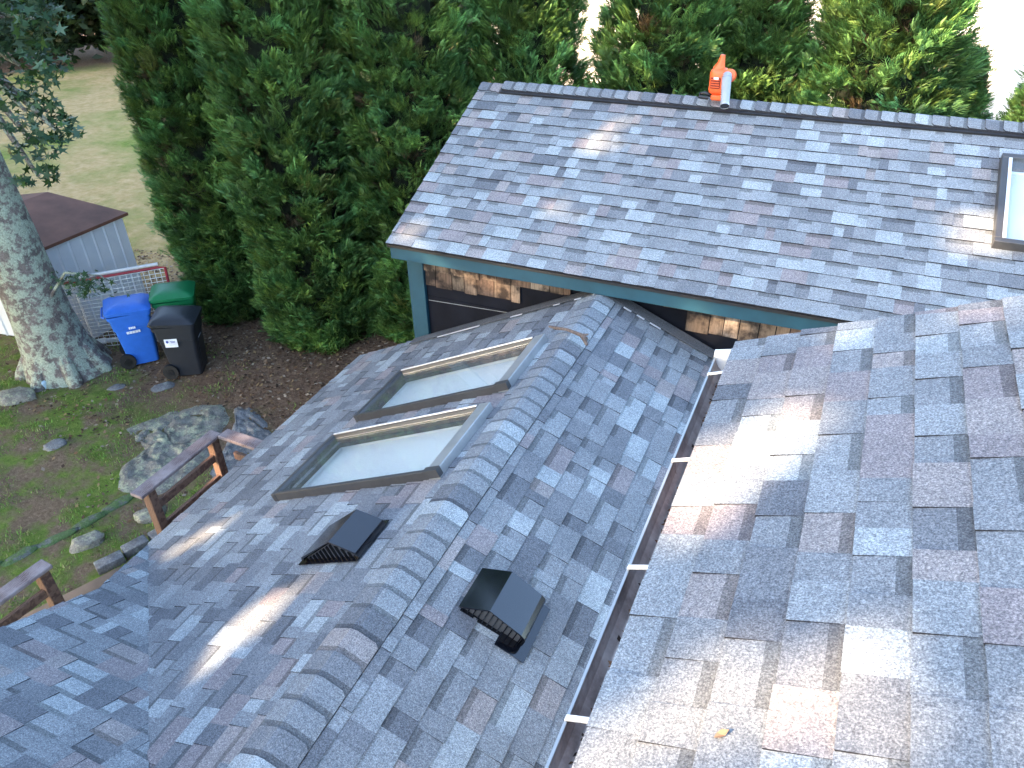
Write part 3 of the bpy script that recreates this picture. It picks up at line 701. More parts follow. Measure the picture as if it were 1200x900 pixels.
# ================================================================== THINGS ON THE ROOFS
bl = tag(empty('leaf_blower', (-1.30, 7.90, 4.575)), 'orange leaf blower with grey tube standing on the rear ridge', 'leaf blower')
b = MB()
b.box((-0.035, 0.0, 0.165), (0.165, 0.16, 0.24), bev=0.045, seg=3); b.tube([(-0.045, 0.0, 0.27), (-0.03, 0.0, 0.33), (-0.022, 0.0, 0.40)], [0.06, 0.035, 0.022], 12)
b.tube([(0.06, 0.04, 0.21), (0.065, -0.05, 0.235)], [0.062, 0.055], 16); b.box((-0.02, -0.02, 0.025), (0.12, 0.14, 0.05), bev=0.012)
b.build('body', M['orange'], bl, smooth=True)
b = MB(); b.box((-0.05, -0.084, 0.16), (0.09, 0.012, 0.10), bev=0.004); b.build('air_intake', simple('dark_red_grille', (0.22, 0.02, 0.01), 0.6), bl)
for i in range(4):
    b = MB(); b.box((-0.05, -0.093, 0.125 + i * 0.022), (0.08, 0.008, 0.006)); b.build('intake_fin', M['orange'], bl)
b = MB(); b.box((-0.045, -0.092, 0.205), (0.045, 0.004, 0.02)); b.build('badge', M['print_white'], bl)
b = MB(); b.tube([(0.050, -0.06, 0.235), (0.060, -0.13, 0.20), (0.088, -0.26, 0.085), (0.105, -0.335, 0.02)], [0.042, 0.044, 0.042, 0.040], 18, cap=False)
b.tube([(0.0555, -0.10, 0.216), (0.0585, -0.115, 0.208)], [0.047, 0.047], 18); b.build('tube', M['tube_grey'], bl, smooth=True)
b = MB(); b.tube([(0.1035, -0.329, 0.0257), (0.1048, -0.334, 0.021)], [0.0395, 0.0395], 18); b.build('tube_mouth', M['black_plastic'], bl)
b = MB(); b.tube([(0.101, -0.318, 0.035), (0.1055, -0.337, 0.018)], [0.0440, 0.0440], 18, cap=False); b.build('tube_rim', M['clad_light'], bl, smooth=True)
b = MB(); b.tube([(-0.09, -0.02, 0.03), (-0.15, -0.03, 0.05), (-0.19, -0.03, 0.04), (-0.19, -0.07, 0.02), (-0.10, -0.07, 0.015)], 0.017, 8); b.build('handle', M['black_plastic'], bl, smooth=True)
st = MB()
st.tube([(-1.99, 5.13, 3.36), (-1.92, 5.085, 3.385), (-1.80, 5.03, 3.425), (-1.66, 4.965, 3.44), (-1.61, 4.93, 3.43)], [0.009, 0.014, 0.012, 0.017, 0.024], 8)
st.tube([(-1.63, 4.94, 3.44), (-1.585, 4.90, 3.40)], [0.02, 0.012], 7); st.tube([(-1.64, 4.95, 3.45), (-1.60, 4.97, 3.455)], [0.014, 0.006], 6)
tag(st.build('stick', M['twig'], smooth=True), 'short grey brown stick lying across the wing ridge above the farther skylight', 'stick')

# ================================================================== GROUND
def gz(x, y):
    return 0.05 * math.sin(x * 0.5 + 1.0) * math.sin(y * 0.43)
XS = sorted(set([-400, -200, -120, -80, -60, -45] + [round(-36 + i * 0.75, 3) for i in range(81)] + [30, 50, 90, 200, 400]))
YS = sorted(set([-300, -100, -50, -30, -20, -12] + [round(-6 + i * 0.75, 3) for i in range(80)] + [60, 80, 120, 250, 500]))
def gh(x, y):
    f = max(0, min(1, (28 - abs(x + 8)) / 10)) * max(0, min(1, (40 - y) / 8)) * max(0, min(1, (y + 5) / 4))
    return f * (gz(x, y) + 0.05 * noise.noise(Vector((x * 0.6, y * 0.6, 0))))
V = [(x, y, gh(x, y)) for y in YS for x in XS]; nx = len(XS)
F = [(j * nx + i, j * nx + i + 1, (j + 1) * nx + i + 1, (j + 1) * nx + i) for j in range(len(YS) - 1) for i in range(nx - 1)]
mgd, t, bb = new_mat('yard_ground')
pos = N(t, 'ShaderNodeNewGeometry').outputs['Position']
grass = ramp(t, noise_tex(t, pos, 9, 6, 0.75), [(0.25, (0.07, 0.10, 0.020)), (0.5, (0.15, 0.22, 0.04)), (0.75, (0.27, 0.31, 0.08))])
litter = ramp(t, noise_tex(t, pos, 16, 6, 0.8), [(0.25, (0.06, 0.038, 0.025)), (0.5, (0.175, 0.110, 0.072)), (0.75, (0.34, 0.235, 0.155))])
dry = ramp(t, noise_tex(t, pos, 4, 6, 0.75), [(0.3, (0.30, 0.24, 0.09)), (0.5, (0.44, 0.32, 0.15)), (0.75, (0.56, 0.41, 0.23))])
sep = N(t, 'ShaderNodeSeparateXYZ'); t.links.new(pos, sep.inputs[0])
def lin(expr_x, expr_y, c0, soft, nscale, namp):
    """smooth mask: expr_x*x + expr_y*y - c0 + noise"""
    m1 = N(t, 'ShaderNodeMath', operation='MULTIPLY'); t.links.new(sep.outputs[0], m1.inputs[0]); m1.inputs[1].default_value = expr_x
    m2 = N(t, 'ShaderNodeMath', operation='MULTIPLY_ADD'); t.links.new(sep.outputs[1], m2.inputs[0]); m2.inputs[1].default_value = expr_y; t.links.new(m1.outputs[0], m2.inputs[2])
    m3 = N(t, 'ShaderNodeMath', operation='MULTIPLY_ADD'); t.links.new(noise_tex(t, pos, nscale, 4, 0.65), m3.inputs[0]); m3.inputs[1].default_value = namp; t.links.new(m2.outputs[0], m3.inputs[2])
    mr = N(t, 'ShaderNodeMapRange'); t.links.new(m3.outputs[0], mr.inputs[0]); mr.inputs[1].default_value = c0 - soft; mr.inputs[2].default_value = c0 + soft
    return mr.outputs[0]
def mixf(f, a, b_):
    m = N(t, 'ShaderNodeMix', data_type='RGBA'); t.links.new(f, m.inputs[0]); t.links.new(a, m.inputs[6]); t.links.new(b_, m.inputs[7]); return m.outputs[2]
soil = ramp(t, noise_tex(t, pos, 20, 6, 0.8), [(0.25, (0.09, 0.060, 0.038)), (0.5, (0.21, 0.145, 0.093)), (0.75, (0.36, 0.265, 0.18))])
patch = mixf(lin(0.0, 0.0, 0.50, 0.07, 1.6, 1.0), grass, soil)
near = mixf(lin(0.28, 0.96, 5.6, 0.9, 1.1, 4.0), patch, litter)          # litter towards the trees, grass towards the deck
far_grass = mixf(lin(0.0, 0.0, 0.44, 0.12, 0.35, 1.0), grass, dry)
allc = mixf(lin(-0.65, 0.76, 16.0, 0.8, 0.7, 2.0), near, far_grass)
allc = mixf(lin(-0.65, 0.76, 38.2, 0.7, 0.5, 2.5), allc, litter)
t.links.new(allc, bb.inputs['Base Color']); bb.inputs['Roughness'].default_value = 0.95; bb.inputs['Specular IOR Level'].default_value = 0.15
bump(t, noise_tex(t, pos, 22, 6, 0.8), bb, 0.8, 0.04)
gr = link('ground', mesh_np('ground', V, F, mgd, smooth=True)); gr['kind'] = 'structure'
# grass blades and dead leaves
def fld(x, y): return noise.noise(Vector((x * 1.1 + 5, y * 1.1, 3.3)))
P = []; T = []; rd = random.Random(12); cnt = 0
while cnt < 26000:
    x = rd.uniform(-14, -5.0); y = rd.uniform(1.6, 9.0)
    g_ = 5.0 - (0.28 * x + 0.96 * y) - 1.3 + fld(x, y) * 3.4
    if 0.28 * x + 0.96 * y > 5.5: g_ -= 1.2
    if g_ < rd.uniform(-0.6, 0.8) or noise.noise(Vector((x * 1.6, y * 1.6, 8.1))) + 0.5 * noise.noise(Vector((x * 4, y * 4, 2.1))) < rd.uniform(-0.15, 0.25): continue
    cnt += 1
    a = rd.uniform(0, 6.28); h = rd.uniform(0.015, 0.055); wd = rd.uniform(0.004, 0.009); lean = rd.uniform(0.2, 1.2) * h
    p = Vector((x, y, gh(x, y) - 0.004)); s_ = Vector((math.cos(a), math.sin(a), 0)) * wd; tp = p + Vector((-math.sin(a) * lean, math.cos(a) * lean, h))
    P.append([p - s_, p + s_, tp]); k = rd.uniform(0.6, 1.5); c = rd.choice([(0.16, 0.30, 0.05), (0.21, 0.34, 0.06), (0.12, 0.23, 0.04), (0.30, 0.29, 0.11)]); T.append(tuple(q * k for q in c))
tag(link('grass', quads_mesh('grass', P, M['blade'], T, 3)), 'patchy green grass in the yard at left', 'grass', kind='stuff')
P = []; T = []; cnt = 0
while cnt < 9000:
    x = rd.uniform(-14, -4.8); y = rd.uniform(1.8, 10.5)
    g_ = (0.28 * x + 0.96 * y) - 3.2 - fld(x, y) * 2.5
    if g_ < rd.uniform(-1.0, 1.5): continue
    cnt += 1
    c = Vector((x, y, gh(x, y) + rd.uniform(0.003, 0.02))); a = rd.uniform(0, 6.28); l = rd.uniform(0.012, 0.042)
    d = Vector((math.cos(a), math.sin(a), rd.uniform(-.4, .4))) * l; e = Vector((-math.sin(a), math.cos(a), rd.uniform(-.4, .4))) * l * 0.6
    P.append([c - d, c + e, c + d, c - e]); T.append(rd.choice([(0.16, 0.09, 0.05), (0.10, 0.06, 0.04), (0.24, 0.16, 0.10), (0.30, 0.20, 0.10), (0.07, 0.045, 0.03), (0.34, 0.27, 0.20)]))
tag(link('fallen_leaves', quads_mesh('fallen_leaves', P, M['litter'], T)), 'brown fallen leaves scattered under the evergreen row', 'leaf litter', kind='stuff')

# rocks
def rock(name, c, size, rz, mat, label, seed, sub=4, rough=0.22, flat=0.55, cat='rock', group=None):
    bm = bmesh.new(); bmesh.ops.create_icosphere(bm, subdivisions=sub, radius=1)
    for v in bm.verts:
        p = v.co.copy(); q = p * 1.3 + Vector((seed * 3.7, seed, 0))
        k = 1 + rough * noise.noise(q) * 1.6 + rough * 0.5 * noise.noise(q * 3) + rough * 0.22 * noise.noise(q * 8)
        p = p * k
        m_ = max(abs(p.x), abs(p.y)); p.x *= 1.12 - 0.12 * m_; p.y *= 1.12 - 0.12 * m_
        if p.z > flat: p.z = flat + (p.z - flat) * 0.18
        v.co = Vector((p.x * size[0], p.y * size[1], p.z * size[2]))
    me = bpy.data.meshes.new(name); bm.to_mesh(me); bm.free(); me.materials.append(mat); me.polygons.foreach_set('use_smooth', np.ones(len(me.polygons), bool))
    o = link(name, me, None, c); o.rotation_euler = (0, 0, rz); tag(o, label, cat, group); return o
def outcrop(name, pts, h, mat, label, seed, slope=(0, 0)):
    """irregular slab of bedrock: outline pts at the ground, domed and fissured top"""
    pts = [Vector((x, y, 0)) for x, y in pts]; c = sum(pts, Vector()) / len(pts); n = 96; rings = 26; V = []; 
    ang = sorted([(math.atan2(p.y - c.y, p.x - c.x), (p - c).length) for p in pts])
    def rad(a):
        for i in range(len(ang)):
            a0, r0 = ang[i]; a1, r1 = ang[(i + 1) % len(ang)]
            if i == len(ang) - 1: a1 += 2 * math.pi
            aa = a if a >= ang[0][0] else a + 2 * math.pi
            if a0 <= aa <= a1:
                # straight edge between outline corners
                p0 = Vector((math.cos(a0), math.sin(a0))) * r0; p1 = Vector((math.cos(a1), math.sin(a1))) * r1
                d = Vector((math.cos(a), math.sin(a))); e = p1 - p0; den = d.x * e.y - d.y * e.x
                return (p0.x * e.y - p0.y * e.x) / den if abs(den) > 1e-6 else r0
        return ang[0][1]
    V.append((c.x, c.y, 0)); R_ = []
    for j in range(1, rings + 1):
        for i in range(n):
            a = -math.pi + 2 * math.pi * i / n; r = rad(a) * (1 + 0.05 * noise.noise(Vector((math.cos(a) * 4, math.sin(a) * 4, seed)))); f = j / rings
            x = c.x + math.cos(a) * r * f; y = c.y + math.sin(a) * r * f; R_.append((x, y, f))
    def top(x, y, f):
        e = (1 - f ** 7); z = h * e * (0.75 + 0.3 * noise.noise(Vector((x * 1.5, y * 1.5, seed))))
        z += e * 0.035 * noise.noise(Vector((x * 5, y * 5, seed))) + e * 0.025 * noise.noise(Vector((x * 14, y * 14, seed)))
        cr = abs(noise.noise(Vector((x * 1.9, y * 1.9, seed + 9)))); z -= e * 0.07 * max(0, 1 - cr / 0.03)
        return gh(x, y) + z - 0.03 + e * (slope[0] * (x - c.x) + slope[1] * (y - c.y))
    V = [(c.x, c.y, top(c.x, c.y, 0))] + [(x, y, top(x, y, f)) for x, y, f in R_]
    F = [(0, 1 + i, 1 + (i + 1) % n) for i in range(n)] + [(1 + (j - 1) * n + i, 1 + j * n + i, 1 + j * n + (i + 1) % n, 1 + (j - 1) * n + (i + 1) % n) for j in range(1, rings) for i in range(n)]
    o = link(name, mesh_np(name, V, F, mat, smooth=True)); return tag(o, label, 'rock')
outcrop('rock_outcrop', [(-8.70, 5.68), (-8.45, 6.25), (-8.10, 6.60), (-7.72, 6.74), (-7.40, 6.50), (-7.12, 5.9), (-6.95, 5.2), (-7.15, 4.75), (-7.70, 4.60), (-8.05, 5.0), (-8.02, 5.42), (-8.35, 5.52)], 0.11, M['rock'], 'large pale lichen covered rock in the lawn behind the brown railing', 2.1, (0.02, 0.0))
outcrop('rock_outcrop', [(-7.66, 6.80), (-7.32, 6.84), (-6.9, 6.65), (-6.50, 6.35), (-6.15, 5.7), (-6.4, 5.2), (-6.85, 5.3), (-7.05, 5.9), (-7.36, 6.5)], 0.09, M['rock_plain'], 'darker grey rock slab right of the crack, beside the pale lichen covered rock', 5.3)
SG = [('rock', (-10.72, 5.6), (0.30, 0.17, 0.17), 0.5, 'rock', 'pale angular stone at the left edge below the tree trunk', 1.0),
      ('rock', (-9.20, 5.02), (0.15, 0.10, 0.08), 0.9, 'rock_plain', 'small grey stone in the middle of the lawn', 2.0),
      ('rock', (-8.92, 6.70), (0.17, 0.12, 0.06), 0.9, 'rock_plain', 'flat grey stone in the leaf litter in front of the dark bin', 3.0),
      ('rock', (-7.30, 3.86), (0.19, 0.13, 0.15), 0.9, 'rock', 'grey stone alone on bare soil left of the block edging', 4.0),
      ('rock', (-6.98, 4.52), (0.20, 0.14, 0.14), 1.1, 'rock', 'rounded lichen stone just left of the nearer railing post', 5.0),
      ('rock', (-6.15, 4.75), (0.17, 0.13, 0.12), 1.0, 'rock_plain', 'stone beneath the far end of the railing', 6.0),
      ('rock', (-9.55, 6.42), (0.13, 0.08, 0.035), 0.9, 'rock_plain', 'flat stone almost buried in leaves between the tree and the bins', 7.0)]
for nm, (x, y), sz, rz, mt, lb, sd in SG: rock(nm, (x, y, gh(x, y)), sz, rz, M[mt], lb, sd, sub=3)
# mossy edging stones, a broken line between grass and bare soil
edge = [(-8.05, 3.05), (-7.86, 3.42), (-7.70, 3.78), (-7.60, 4.15), (-7.52, 4.52), (-7.36, 4.9)]
for i, (x, y) in enumerate(edge):
    rock('edging_stone', (x, y, gh(x, y)), (0.22, 0.075, 0.05), 1.25 + 0.1 * math.sin(i * 2.2), M['rock_moss'], ['mossy edging stone nearest the bottom left railing', 'second mossy edging stone from the bottom left railing', 'mossy edging stone left of the grey stone on bare soil', 'mossy edging stone just above the grey stone on bare soil', 'mossy edging stone left of the rounded lichen stone', 'mossy edging stone touching the large pale rock'][i], 11 + i, sub=3, cat='edging stone', group='mossy edging stones along the lawn')
bk = [((-6.78, 3.72), 0.30), ((-6.70, 4.02), 0.28), ((-6.58, 4.31), 0.28), ((-6.42, 4.60), 0.27)]
lab = ['granite edging block nearest the flat brown stone', 'second granite edging block from the flat brown stone', 'third granite edging block, next to the railing post', 'granite edging block farthest back, partly behind the railing post']
for i, ((x, y), l) in enumerate(bk):
    b = MB(); b.box((0, 0, 0.045), (l, 0.15, 0.11), bev=0.014, seg=2); o = b.build('edging_block', M['rock_plain'], smooth=True, loc=(x, y, gh(x, y))); o.rotation_euler = (0, 0, R(64 + i * 4)); tag(o, lab[i], 'stone block', 'granite edging blocks beside the house')
# brown flat step stones below the eave
b = MB(); b.box((0, 0, 0.06), (1.1, 0.62, 0.13), bev=0.03, seg=2); o = b.build('step_stone', M['stone_tread'], smooth=True, loc=(-6.45, 3.05, 0.02)); o.rotation_euler = (0, 0, R(65)); tag(o, 'flat brown step stone at the foot of the near railing', 'step stone')
# ================================================================== RAILING
def railing(pts, posts, label, z=1.9, low=0.1, rails=(0.26, 0.52), cap_w=0.14):
    r_ = tag(empty('railing', (pts[0][0], pts[0][1], 0)), label, 'railing'); o0 = Vector((pts[0][0], pts[0][1], 0))
    for a, c in zip(pts, pts[1:]):
        a = Vector((*a, 0)) - o0; c = Vector((*c, 0)) - o0; d = (c - a).normalized(); ex = 0.065
        b = MB(); b.bar(a - d * 0.09 + Vector((0, 0, z - 0.02)), c + d * 0.05 + Vector((0, 0, z - 0.02)), cap_w, 0.038, bev=0.006); b.build('rail_cap', M['cap_wood'], r_)
        for q in rails:
            b = MB(); b.bar(a + Vector((0, 0, z - q)), c + Vector((0, 0, z - q)), 0.04, 0.085, bev=0.004); b.build('rail', M['rail_wood'], r_)
    for p in posts:
        p = Vector((*p, 0)) - o0; b = MB(); b.box(p + Vector((0, 0, (z - 0.042 + low) / 2)), (0.09, 0.09, z - 0.042 - low), bev=0.005); b.build('post', M['rail_wood'], r_)
railing([(-5.25, 3.42), (-5.235, 4.30)], [(-5.25, 3.46), (-5.235, 4.28)], 'weathered brown railing running away beside the eave, with two posts')
railing([(-5.07, 4.36), (-4.35, 4.33)], [(-4.3, 4.33)], 'short railing turning in towards the low wing at the far corner post')
railing([(-5.42, 1.2), (-5.31, 2.40)], [(-5.32, 2.38)], 'near railing end at bottom left with one brown post')
# deck boards under the eave
dk = tag(empty('deck', (-4.75, 3.6, 1.0)), 'narrow strip of reddish deck boards just outside the wing eave', 'deck')
for i in range(4):
    b = MB(); b.box((-0.36 + i * 0.145, 0.1, 0), (0.138, 2.0, 0.035), bev=0.004); b.build('board', M['rail_wood'], dk)
for y in (-0.8, 1.0):
    b = MB(); b.box((-0.1, y, -0.52), (0.09, 0.09, 1.0)); b.build('leg', M['rail_wood'], dk)
b = MB(); b.tube([(0, 0, 0), (0, 0, 0.9), (0, 0, 1.02)], [0.13, 0.13, 0.12], 20); tag(b.build('round_post', M['rail_wood'], smooth=True, loc=(-5.05, 4.0, 0)), 'round sawn post beside the far railing post, against the eave', 'post')

# ================================================================== SHED, BINS, GOAL
shed = tag(empty('shed', (-11.15, 7.15, 0), 0), 'white ribbed metal shed with brown roof behind the big tree trunk', 'shed')
sa = Vector((0.08, 1.46, 0)); sb = Vector((-2.9, -0.42, 0)); sh = 1.74
def ribbed(a, d, L, n_out, nm='wall'):
    """ribbed sheet: broad flats with narrow raised ribs"""
    m_ = MB(); d = d.normalized(); x = 0; prof = []
    while x < L:
        prof += [(x, 0), (min(x + 0.17, L), 0), (min(x + 0.185, L), 0.018), (min(x + 0.205, L), 0.018), (min(x + 0.22, L), 0)]; x += 0.22
    A = [m_.bm.verts.new(a + d * p + n_out * q) for p, q in prof]; B = [m_.bm.verts.new(a + d * p + n_out * q + Vector((0, 0, sh))) for p, q in prof]
    C_ = [m_.bm.verts.new(a + d * p - n_out * 0.02) for p, q in prof]; D_ = [m_.bm.verts.new(a + d * p - n_out * 0.02 + Vector((0, 0, sh))) for p, q in prof]
    for k in range(len(prof) - 1):
        if prof[k + 1][0] - prof[k][0] < 1e-6: continue
        m_.bm.faces.new((A[k], A[k + 1], B[k + 1], B[k])); m_.bm.faces.new((C_[k], D_[k], D_[k + 1], C_[k + 1])); m_.bm.faces.new((B[k], B[k + 1], D_[k + 1], D_[k]))
    return m_.build(nm, M['shed_white'], shed)
na = Vector((sa.y, -sa.x, 0)).normalized(); nb = Vector((sb.y, -sb.x, 0)).normalized()
if na.x < 0: na = -na
if nb.y > 0: nb = -nb
ribbed(Vector((0, 0, 0)), sa, sa.length, na); ribbed(Vector((0, 0, 0)), sb, sb.length, nb)
ribbed(sa.copy(), sb, sb.length, -nb); ribbed(sb.copy(), sa, sa.length, -na)
m_ = MB(); ov = 0.07; da, dbb = sa.normalized(), sb.normalized()
c0 = -da * ov - dbb * ov; c1 = sa + da * ov - dbb * ov; c2 = sa + sb + da * ov + dbb * ov; c3 = sb - da * ov + dbb * ov
V = []
for zoff in (0.05, 0.0):
    for p, z in ((c0, sh), (c1, sh), (c1 * 0.5 + c2 * 0.5, sh + 0.24), (c2, sh), (c3, sh), (c3 * 0.5 + c0 * 0.5, sh + 0.24)): V.append((p.x, p.y, z + zoff))
F = [(0, 1, 2, 5), (5, 2, 3, 4), (6, 11, 8, 7), (11, 10, 9, 8), (0, 6, 7, 1), (1, 7, 8, 2), (2, 8, 9, 3), (3, 9, 10, 4), (4, 10, 11, 5), (5, 11, 6, 0)]
link('roof', mesh_np('roof', V, F, M['shed_roof']), shed)
gv = [tuple(sa + Vector((0, 0, sh))), tuple(sa + sb + Vector((0, 0, sh))), tuple(sa + sb * 0.5 + Vector((0, 0, sh + 0.23))), (0, 0, sh), tuple(sb + Vector((0, 0, sh))), tuple(sb * 0.5 + Vector((0, 0, sh + 0.23)))]
link('gable', mesh_np('gable', gv, [(0, 1, 2), (3, 5, 4)], M['shed_white']), shed)

def wheelie_bin(loc, rz, mat, label, kind, h=1.05):
    """local +x is the front (lid lip), wheels at -x"""
    r_ = tag(empty('wheeled_bin', loc, rz), label, 'bin', 'wheeled bins by the evergreens')
    bm = bmesh.new(); hb = h * 0.84; levels = [(0.02, 0.235, 0.22), (0.05, 0.243, 0.228), (hb * 0.72, 0.283, 0.262), (hb * 0.73, 0.298, 0.275), (hb * 0.93, 0.312, 0.287), (hb * 0.94, 0.335, 0.308), (hb, 0.338, 0.310)]
    rings = []
    for z, a, b_ in levels:
        ring = []; rr = 0.055
        for (cx, cy, a0) in ((a - rr, b_ - rr, 0), (-(a - rr), b_ - rr, 90), (-(a - rr), -(b_ - rr), 180), (a - rr, -(b_ - rr), 270)):
            for k in range(5):
                t_ = R(a0 + 90 * k / 4); x = cx + rr * math.cos(t_)
                if z < hb * 0.5 and x < 0: x *= 0.90 + 0.10 * min(1, z / (hb * 0.5))
                ring.append(bm.verts.new((x, cy + rr * math.sin(t_), z)))
        rings.append(ring)
    n = len(rings[0])
    for a, b_ in zip(rings, rings[1:]):
        for k in range(n): bm.faces.new((a[k], a[(k + 1) % n], b_[(k + 1) % n], b_[k]))
    bm.faces.new(rings[0][::-1]); bm.faces.new(rings[-1])
    q = MB(); q.bm.free(); q.bm = bm; q.build('body', mat, r_, smooth=True)
    # lid: domed, higher at the back, with an overhanging lip
    bm = bmesh.new(); rings = []
    for z, a, b_ in ((0.0, 0.352, 0.325), (0.045, 0.355, 0.328), (0.055, 0.335, 0.308), (0.085, 0.30, 0.27), (0.115, 0.20, 0.18), (0.125, 0.10, 0.09)):
        ring = []; rr = min(0.07, a * 0.5)
        for (cx, cy, a0) in ((a - rr, b_ - rr, 0), (-(a - rr), b_ - rr, 90), (-(a - rr), -(b_ - rr), 180), (a - rr, -(b_ - rr), 270)):
            for k in range(5):
                t_ = R(a0 + 90 * k / 4); x = cx + rr * math.cos(t_); ring.append(bm.verts.new((x, cy + rr * math.sin(t_), hb + 0.002 + z - 0.06 * (x + 0.35) * (1 if kind != 'green' else 0.6) + 0.03)))
        rings.append(ring)
    for a, b_ in zip(rings, rings[1:]):
        for k in range(n): bm.faces.new((a[k], a[(k + 1) % n], b_[(k + 1) % n], b_[k]))
    bm.faces.new(rings[0][::-1]); bm.faces.new(rings[-1])
    q = MB(); q.bm.free(); q.bm = bm; q.build('lid', mat, r_, smooth=True)
    b = MB(); b.tube([(-0.36, -0.20, hb - 0.02), (-0.40, -0.18, hb - 0.01), (-0.40, 0.18, hb - 0.01), (-0.36, 0.20, hb - 0.02)], 0.016, 8); b.build('handle', mat, r_, smooth=True)
    b = MB(); b.tube([(-0.235, -0.27, 0.125), (-0.235, 0.27, 0.125)], 0.012, 8); b.build('axle', M['rubber'], r_)
    for sy in (-1, 1):
        b = MB(); b.tube([(-0.235, sy * 0.225, 0.125), (-0.235, sy * 0.285, 0.125)], 0.125, 22); w_ = b.build('wheel', M['rubber'], r_, smooth=True)
        b = MB(); b.tube([(-0.235, sy * 0.283, 0.125), (-0.235, sy * 0.292, 0.125)], 0.055, 14); b.build('hub', M['black_plastic'], w_)
    # side recess panel and grip slot
    b = MB(); b.box((0.0, -0.262, hb * 0.80), (0.50, 0.02, 0.012), bev=0.003); b.build('side_rib', mat, r_)
    r_.scale = (0.93, 0.93, 1.0)
    return r_, hb
bb_, hb = wheelie_bin((-9.80, 7.22, 0.03), R(48), M['blue_bin'], 'blue wheeled bin with two lines of white print', 'blue', 1.10)
tilt = Matrix.Rotation(R(-4.5), 3, 'X')
b = MB()
for x0, wd in ((-0.045, 0.022), (-0.018, 0.022), (0.008, 0.02), (0.034, 0.022)): b.box((x0 + 0.0, -0.2965, 0.70), (wd, 0.003, 0.035), tilt)
b.build('print', M['print_white'], bb_)
b = MB()
for x0, wd in ((-0.09, 0.04), (-0.045, 0.04), (0.0, 0.04), (0.045, 0.04), (0.085, 0.03)): b.box((x0, -0.290, 0.625), (wd, 0.003, 0.04), tilt)
b.build('print', M['print_white'], bb_)
kb, hb = wheelie_bin((-8.84, 7.24, 0.03), R(30), M['dark_bin'], 'charcoal wheeled bin with a white sticker on its side', 'dark', 1.08)
b = MB(); b.box((-0.08, -0.2945, 0.645), (0.20, 0.003, 0.135), tilt); stk = b.build('sticker', M['print_white'], kb)
b = MB(); b.tube([(-0.135, -0.2965, 0.67), (-0.135, -0.299, 0.67)], 0.022, 14); b.build('emblem', M['print_blue'], stk)
b = MB()
for z, l in ((0.675, 0.08), (0.655, 0.06), (0.612, 0.14)): b.box((-0.05 if l < .1 else -0.08, -0.2975 + (0.645 - z) * -0.0 , z), (l, 0.002, 0.008), tilt)
b.build('sticker_lines', M['print_blue'], stk)
b = MB(); b.box((0.292, 0.0, 0.60), (0.006, 0.16, 0.03)); b.build('grip_slot', M['tube_grey'], kb)
b = MB(); b.box((0.270, 0.0, 0.35), (0.012, 0.28, 0.50), Matrix.Rotation(R(5.2), 3, 'Y'), bev=0.004); b.build('front_panel', M['dark_bin'], kb)
wheelie_bin((-9.42, 7.80, 0.03), R(40), M['green_bin'], 'green wheeled bin standing behind the blue and charcoal ones', 'green', 1.12)

goal = tag(empty('hockey_goal', (-10.9, 7.4, 0)), 'small goal with red and white tubes and a net beside the shed', 'goal')
L0, L1 = Vector((-0.35, -0.32, 0)), Vector((0.85, 0.92, 0)); hgt = 1.12; bkv = Vector((0.42, -0.40, 0)); u_ = (L1 - L0).normalized()
b = MB(); b.tube([L0 + Vector((0, 0, hgt)), L1 + Vector((0, 0, hgt)) - u_ * 0.12, L1 + Vector((0, 0, hgt - 0.0)) + bkv * 0.10, L1 + bkv * 0.55 + Vector((0, 0, hgt - 0.22)), L1 + bkv * 0.75 + Vector((0, 0, 0.55)), L1 + bkv * 0.85 + Vector((0, 0, 0.05))], 0.024, 10); b.build('frame', M['red_tube'], goal, smooth=True)
b = MB(); b.tube([L0 + Vector((-0.03, 0.03, hgt + 0.045)), L1 + Vector((-0.03, 0.03, hgt + 0.045)) - u_ * 0.1], 0.026, 10); b.build('top_bar', M['white_paint'], goal, smooth=True)
b = MB(); b.tube([L0 + u_ * 0.33 + Vector((0, 0, 0.02)), L0 + u_ * 0.33 + Vector((0, 0, hgt - 0.22))], 0.022, 10); b.build('post', M['white_paint'], goal, smooth=True)
b = MB(); b.box(L0 + u_ * 0.35 + Vector((0.06, -0.06, 0.035)), (0.34, 0.16, 0.05), Matrix.Rotation(R(45), 3, 'Z'), bev=0.012); b.bar(L0 + u_ * 0.2 + Vector((0, 0, 0.03)), L1 + bkv * 0.5 + Vector((0, 0, 0.03)), 0.05, 0.04); b.build('base', M['white_paint'], goal)
b = MB()
nu_, nv_ = 20, 18
def npt(i, j):
    f = i / nu_; g_ = j / nv_; p = L0 + (L1 - L0) * f + Vector((0, 0, hgt * (1 - g_))); bul = math.sin(math.pi * min(1, g_ * 0.6 + 0.1)) * 0.10
    return p + bkv * (0.1 + 0.7 * g_ * f) + bkv.normalized() * bul * 0.4
for i in range(nu_ + 1): b.tube([npt(i, j) for j in range(0, nv_ + 1, 3)], 0.0045, 3, cap=False)
for j in range(nv_ + 1): b.tube([npt(i, j) for i in range(0, nu_ + 1, 2)], 0.0058, 3, cap=False)
nb_ = b.build('net', M['net'], goal); nb_['kind'] = 'stuff'

